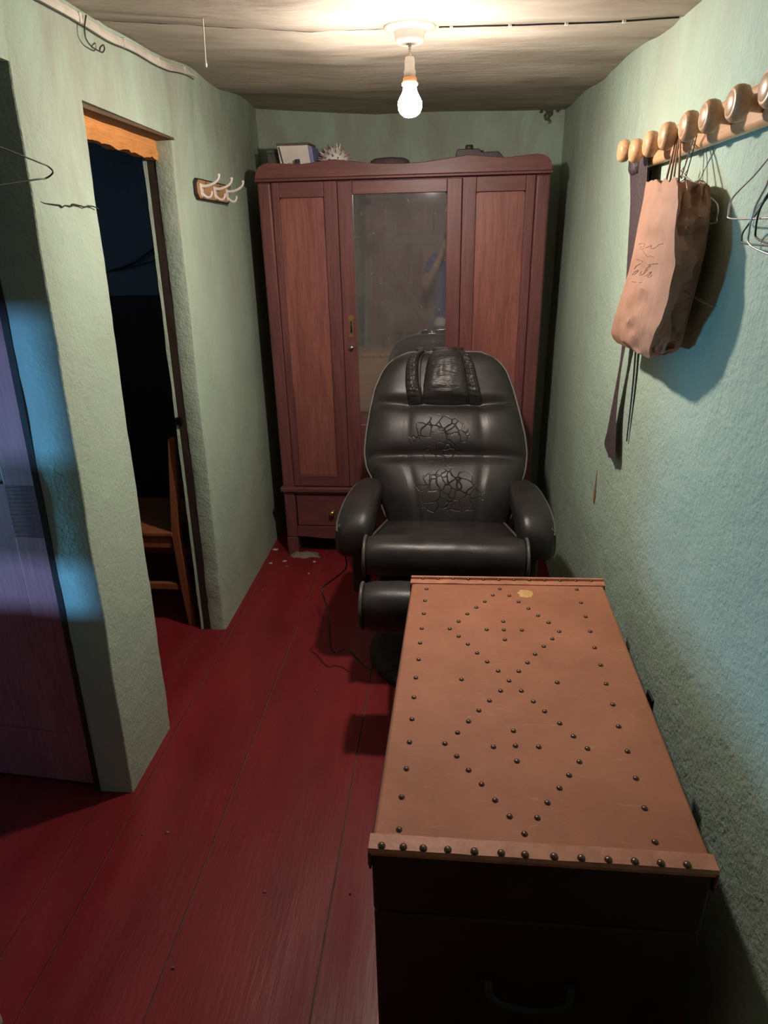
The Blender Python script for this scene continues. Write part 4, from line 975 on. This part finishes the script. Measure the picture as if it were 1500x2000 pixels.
for i,(x,y,s) in enumerate(chips):
    if i>6: s*=0.55
    p=onz((x,y),0.002); mb=MB(); n=7
    mb.loft([[Vector((p.x+s*k*(0.7+0.5*random.random())*math.cos(a),p.y+s*k*0.8*(0.7+0.5*random.random())*math.sin(a),h)) for a in [2*math.pi*q/n for q in range(n)]] for k,h in ((1,0.0005),(0.95,0.003),(0.5,0.0045))])
    lab={0:'long pale plaster flake against the left wall before the wardrobe',1:'round pink plaster crumb on the floor nearest the left wall foot',2:'flat plaster flake just in front of the mortar lump',15:'grey speck on the floor close beside the trunk',14:'lowest grey speck on the floor near the bottom edge'}.get(i)
    o=mb.build('plaster_chip','plaster_chip' if i in (0,1,2,4,5) else 'cement_grey')
    tag(o, lab or ('tiny plaster crumb on the floor by the wardrobe' if i<7 else 'tiny grey speck on the middle of the red floor'),'debris','plaster flakes on the floor')
lump=onz((600,1082),0.0); mb=MB(); mb.lathe([(0.085,0.0),(0.075,0.006),(0.05,0.014),(0.02,0.018),(0,0.018)],(lump.x,lump.y-0.035,0.0005),n=26)
for v in mb.v:
    d=v-lump; v.x+=d.x*0.6*nz((d.x*20,d.y*20,1)); v.y=lump.y+d.y*0.45*(1+0.6*nz((d.x*20,d.y*20,4))); v.z=max(0.0005,v.z*(1+0.8*nz(v,40)))
tag(mb.build('cement_lump','cement_grey',smooth=True),'flat grey lump of mortar by the wardrobe foot','debris')

# ------------------------------------------------------------------ wooden chair in the dark side room
ch=thing('wooden_chair','reddish wooden chair half hidden behind the left doorway','chair',(-1.28,2.58,0))
def post(xb,xt,y,z0,z1,w_=0.017,name='back_post'):
    f=lambda z: lerp(xb,xt,(z-z0)/(z1-z0)) if z1>0.6 else xb
    rings=[]
    for z,k in ((z0,0.8),(0.2,1),(0.45,1),(0.7,0.95),(z1-0.012,0.9),(z1,0.6)):
        if z>z1 or (z1<0.6 and z>0.44 and z<z1-0.02): continue
        t=(z-z0)/(z1-z0); x=xb+(xt-xb)*max(0,(z-0.42)/(z1-0.42))+0.012*(1-min(1,z/0.42))
        rings.append([Vector((x+sx*w_*k,y+sy*w_*k,z)) for sx,sy in((-1,-1),(1,-1),(1,1),(-1,1))])
    return MB().loft(rings).build(name,'chair_wood',ch,bevel=0.003)
post(-1.108,-1.060,2.372,0.001,0.855); post(-1.108,-1.060,2.725,0.001,0.855)
for y in (2.375,2.72): 
    MB().loft([[Vector((-1.48+sx*0.017,y+sy*0.017,z)) for sx,sy in((-1,-1),(1,-1),(1,1),(-1,1))] for z in (0.001,0.43)]).build('leg','chair_wood',ch,bevel=0.003)
box('seat','chair_wood',ch,-1.50,-1.115,2.352,2.745,0.430,0.452,0.006)
for y in (2.375,2.72):
    box('apron','chair_wood',ch,-1.47,-1.13,y-0.010,y+0.010,0.375,0.428,0.002); box('stretcher','chair_wood',ch,-1.47,-1.13,y-0.011,y+0.011,0.175,0.205,0.003)
for z in (0.60,0.76): box('back_rail','chair_wood',ch,-1.088,-1.070,2.387,2.71,z,z+0.055,0.004)
# wires on the far wall of the side room
for i,(pts) in enumerate((((205,532),(250,518),(285,497),(330,462)),((205,530),(240,526),(290,512),(340,498)))):
    wr_=thing('wall_wire',('thick dark wire sagging across the dark room wall','thin lower wire crossing the dark room wall')[i],'wire',tuple(ony(pts[1],3.53)))
    MB().tube([ony(p,3.535) for p in pts],(0.0045,0.0025)[i],6,False,5).build('strand','cord_black',wr_,smooth=True)

# ------------------------------------------------------------------ behind the camera (shows in the mirror)
cs_=thing('low_chest','pale wooden chest with orange-brown knobs, reflected low in the mirror','chest',(-0.62,-0.15,0))
box('body','pale_chest_wood',cs_,-0.86,-0.34,-0.36,0.05,0.02,0.545,0.004); box('top','pale_chest_wood',cs_,-0.875,-0.325,-0.375,0.065,0.545,0.575,0.004)
for x in (-0.83,-0.75,-0.67,-0.59): MB().lathe([(0,0),(0.010,0),(0.016,0.010),(0.012,0.018),(0,0.020)],(x,0.064,0.56),(0,1,0),16).build('knob','orange_lintel',cs_,smooth=True)
for x in (-0.85,-0.38):
    for y in (-0.34,0.01): box('foot','pale_chest_wood',cs_,x,x+0.03,y,y+0.03,0.0005,0.02,0.002)
# photographer
per=thing('person','person in a blue shirt and pale trousers holding a phone, reflected in the mirror','person',(0.05,-0.46,0))
def skinned(name,m,verts,edges,rad,parent,sub=2,root=0):
    me=bpy.data.meshes.new(name); me.from_pydata([Vector(v) for v in verts],edges,[])
    o=bpy.data.objects.new(name,me); C.objects.link(o)
    o.modifiers.new('skin','SKIN'); 
    for i,r in enumerate(rad):
        sv=me.skin_vertices[0].data[i]; sv.radius=r if isinstance(r,tuple) else (r,r); sv.use_root=(i==root)
    s=o.modifiers.new('sub','SUBSURF'); s.levels=sub; s.render_levels=sub
    dg=bpy.context.evaluated_depsgraph_get(); me2=bpy.data.meshes.new_from_object(o.evaluated_get(dg)); bpy.data.objects.remove(o)
    off=wloc(parent)
    for v in me2.vertices: v.co-=off
    me2.materials.clear(); me2.materials.append(MAT[m]); me2.shade_smooth(); me2.name=name
    o=bpy.data.objects.new(name,me2); C.objects.link(o); o.parent=parent; return o
px0=0.05; yb_=-0.46
V=[(px0,yb_,0.86),(px0,yb_-0.01,1.05),(px0,yb_-0.01,1.24),(px0,yb_+0.0,1.34),(px0+0.01,yb_+0.02,1.43),(px0+0.02,yb_+0.05,1.50),(px0+0.03,yb_+0.07,1.58),(px0+0.03,yb_+0.06,1.65)]
rd=[(0.14,0.10),(0.125,0.09),(0.15,0.10),(0.13,0.085),(0.055,0.055),(0.062,0.07),(0.078,0.095),(0.055,0.07)]
E_=[(i,i+1) for i in range(7)]
for sx in (-1,1):
    b0=len(V); V+=[(px0+sx*0.17,yb_,1.36),(px0+sx*0.27,yb_+0.10,1.12),(px0+sx*0.16,yb_+0.28,1.30),(0.0+sx*0.055,-0.075,1.43),(0.0+sx*0.045,-0.05,1.475)]; rd+=[0.055,0.042,0.034,0.026,(0.028,0.016)]
    E_+=[(3,b0)]+[(b0+i,b0+i+1) for i in range(4)]
for sx in (-1,1):
    b0=len(V); V+=[(px0+sx*0.09,yb_,0.78),(px0+sx*0.10,yb_+0.01,0.46),(px0+sx*0.105,yb_-0.02,0.09),(px0+sx*0.11,yb_+0.12,0.035)]; rd+=[0.09,0.06,0.042,0.035]
    E_+=[(0,b0)]+[(b0+i,b0+i+1) for i in range(3)]
body=skinned('body','skin',V,E_,rd,per)
ear=MB()
for sx in (-1,1): ear.lathe([(0,-0.006),(0.018,-0.004),(0.02,0.002),(0.012,0.008),(0,0.009)],(px0+0.03+sx*0.078,yb_+0.05,1.565),(sx,0,0),12)
ear.build('ears','skin',body,smooth=True)
MB().tube([(px0+0.03,yb_+0.155,1.60),(px0+0.03,yb_+0.180,1.565),(px0+0.03,yb_+0.160,1.550)],[0.008,0.014,0.010],8).build('nose','skin',body,smooth=True)
MB().tube([(px0+0.03+u,yb_+0.158-abs(u)*0.3,1.52) for u in (-0.024,0,0.024)],[0.003,0.006,0.003],8).build('mouth','plaster_chip',body,smooth=True)
for sx in (-1,1): MB().lathe([(0,-0.01),(0.009,-0.004),(0.010,0.0),(0.006,0.005),(0,0.006)],(px0+0.03+sx*0.032,yb_+0.155,1.592),(0,1,0),12).build('eye','hair',body,smooth=True)
hc=Vector((px0+0.03,yb_+0.055,1.61))
MB().loft([[hc+Vector((0.090*r*math.cos(a),0.108*r*math.sin(a)-0.012,h)) for a in [2*math.pi*k/24 for k in range(24)]] for r,h in ((0.80,-0.03),(0.96,0.0),(1.0,0.03),(0.92,0.07),(0.65,0.10),(0.2,0.115))]).build('hair','hair',body,smooth=True)
SV=[V[0],(px0,yb_-0.01,0.78),V[1],V[2],V[3]]; SR=[(0.19,0.13),(0.20,0.135),(0.175,0.125),(0.185,0.13),(0.13,0.105)]; SE=[(1,0),(0,2),(2,3),(3,4)]
for sx in (-1,1):
    b0=len(SV); SV+=[(px0+sx*0.17,yb_,1.36),(px0+sx*0.235,yb_+0.06,1.22)]; SR+=[0.075,0.072]; SE+=[(4,b0),(b0,b0+1)]
skinned('shirt','blue_cotton',SV,SE,SR,per)
TVv=[(px0,yb_,0.84),(px0,yb_,0.92)]; TR=[(0.16,0.12),(0.155,0.115)]; TE=[(1,0)]
for sx in (-1,1):
    b0=len(TVv); TVv+=[(px0+sx*0.10,yb_,0.74),(px0+sx*0.105,yb_+0.005,0.46),(px0+sx*0.11,yb_-0.01,0.10)]; TR+=[0.105,0.082,0.065]; TE+=[(0,b0),(b0,b0+1),(b0+1,b0+2)]
skinned('trousers','pale_cotton',TVv,TE,TR,per)
for sx in (-1,1):
    MB().loft([[Vector((px0+sx*0.11+0.045*k*math.cos(a),yb_+0.06+0.135*k*math.sin(a),z)) for a in [2*math.pi*q/20 for q in range(20)]] for k,z in ((0.95,0.001),(1,0.02),(0.95,0.05),(0.6,0.08))]).build('shoe','shoe_dark',per,smooth=True)
for sx in (-1,1):
    for k in range(4):
        u=Vector((sx*0.050,-0.045,1.462+0.019*k)); MB().tube([u,u+Vector((sx*-0.008,0.018,0.004)),u+Vector((-sx*0.012,0.030,0.006)),u+Vector((-sx*0.030,0.031,0.006))],[0.009,0.0085,0.008,0.006],8,False,3).build('finger','skin',body,smooth=True)
    u=Vector((sx*0.046,-0.052,1.445)); MB().tube([u,u+Vector((-sx*0.006,-0.006,0.025)),u+Vector((-sx*0.020,-0.006,0.045))],[0.011,0.0095,0.007],8,False,3).build('finger','skin',body,smooth=True)
# phone held behind the lens
fwd=R@Vector((0,0,1)); upv=R@Vector((0,-1,0)); rt=R@Vector((1,0,0))
pc=CAM-fwd*0.016-upv*0.045+rt*0.0
ph=thing('phone','dark phone held up by the person behind the camera','phone',tuple(pc))
MB().hexa([pc+rt*a*0.036+upv*b_*0.075+fwd*c_*0.004 for c_ in(-1,1) for a,b_ in((-1,-1),(1,-1),(1,1),(-1,1))]).build('body','dark_metal',ph,bevel=0.003)
MB().hexa([pc+rt*a*0.033+upv*b_*0.071+fwd*(c_*0.0003-0.0045) for c_ in(-1,1) for a,b_ in((-1,-1),(1,-1),(1,1),(-1,1))]).build('screen','cord_black',ph)
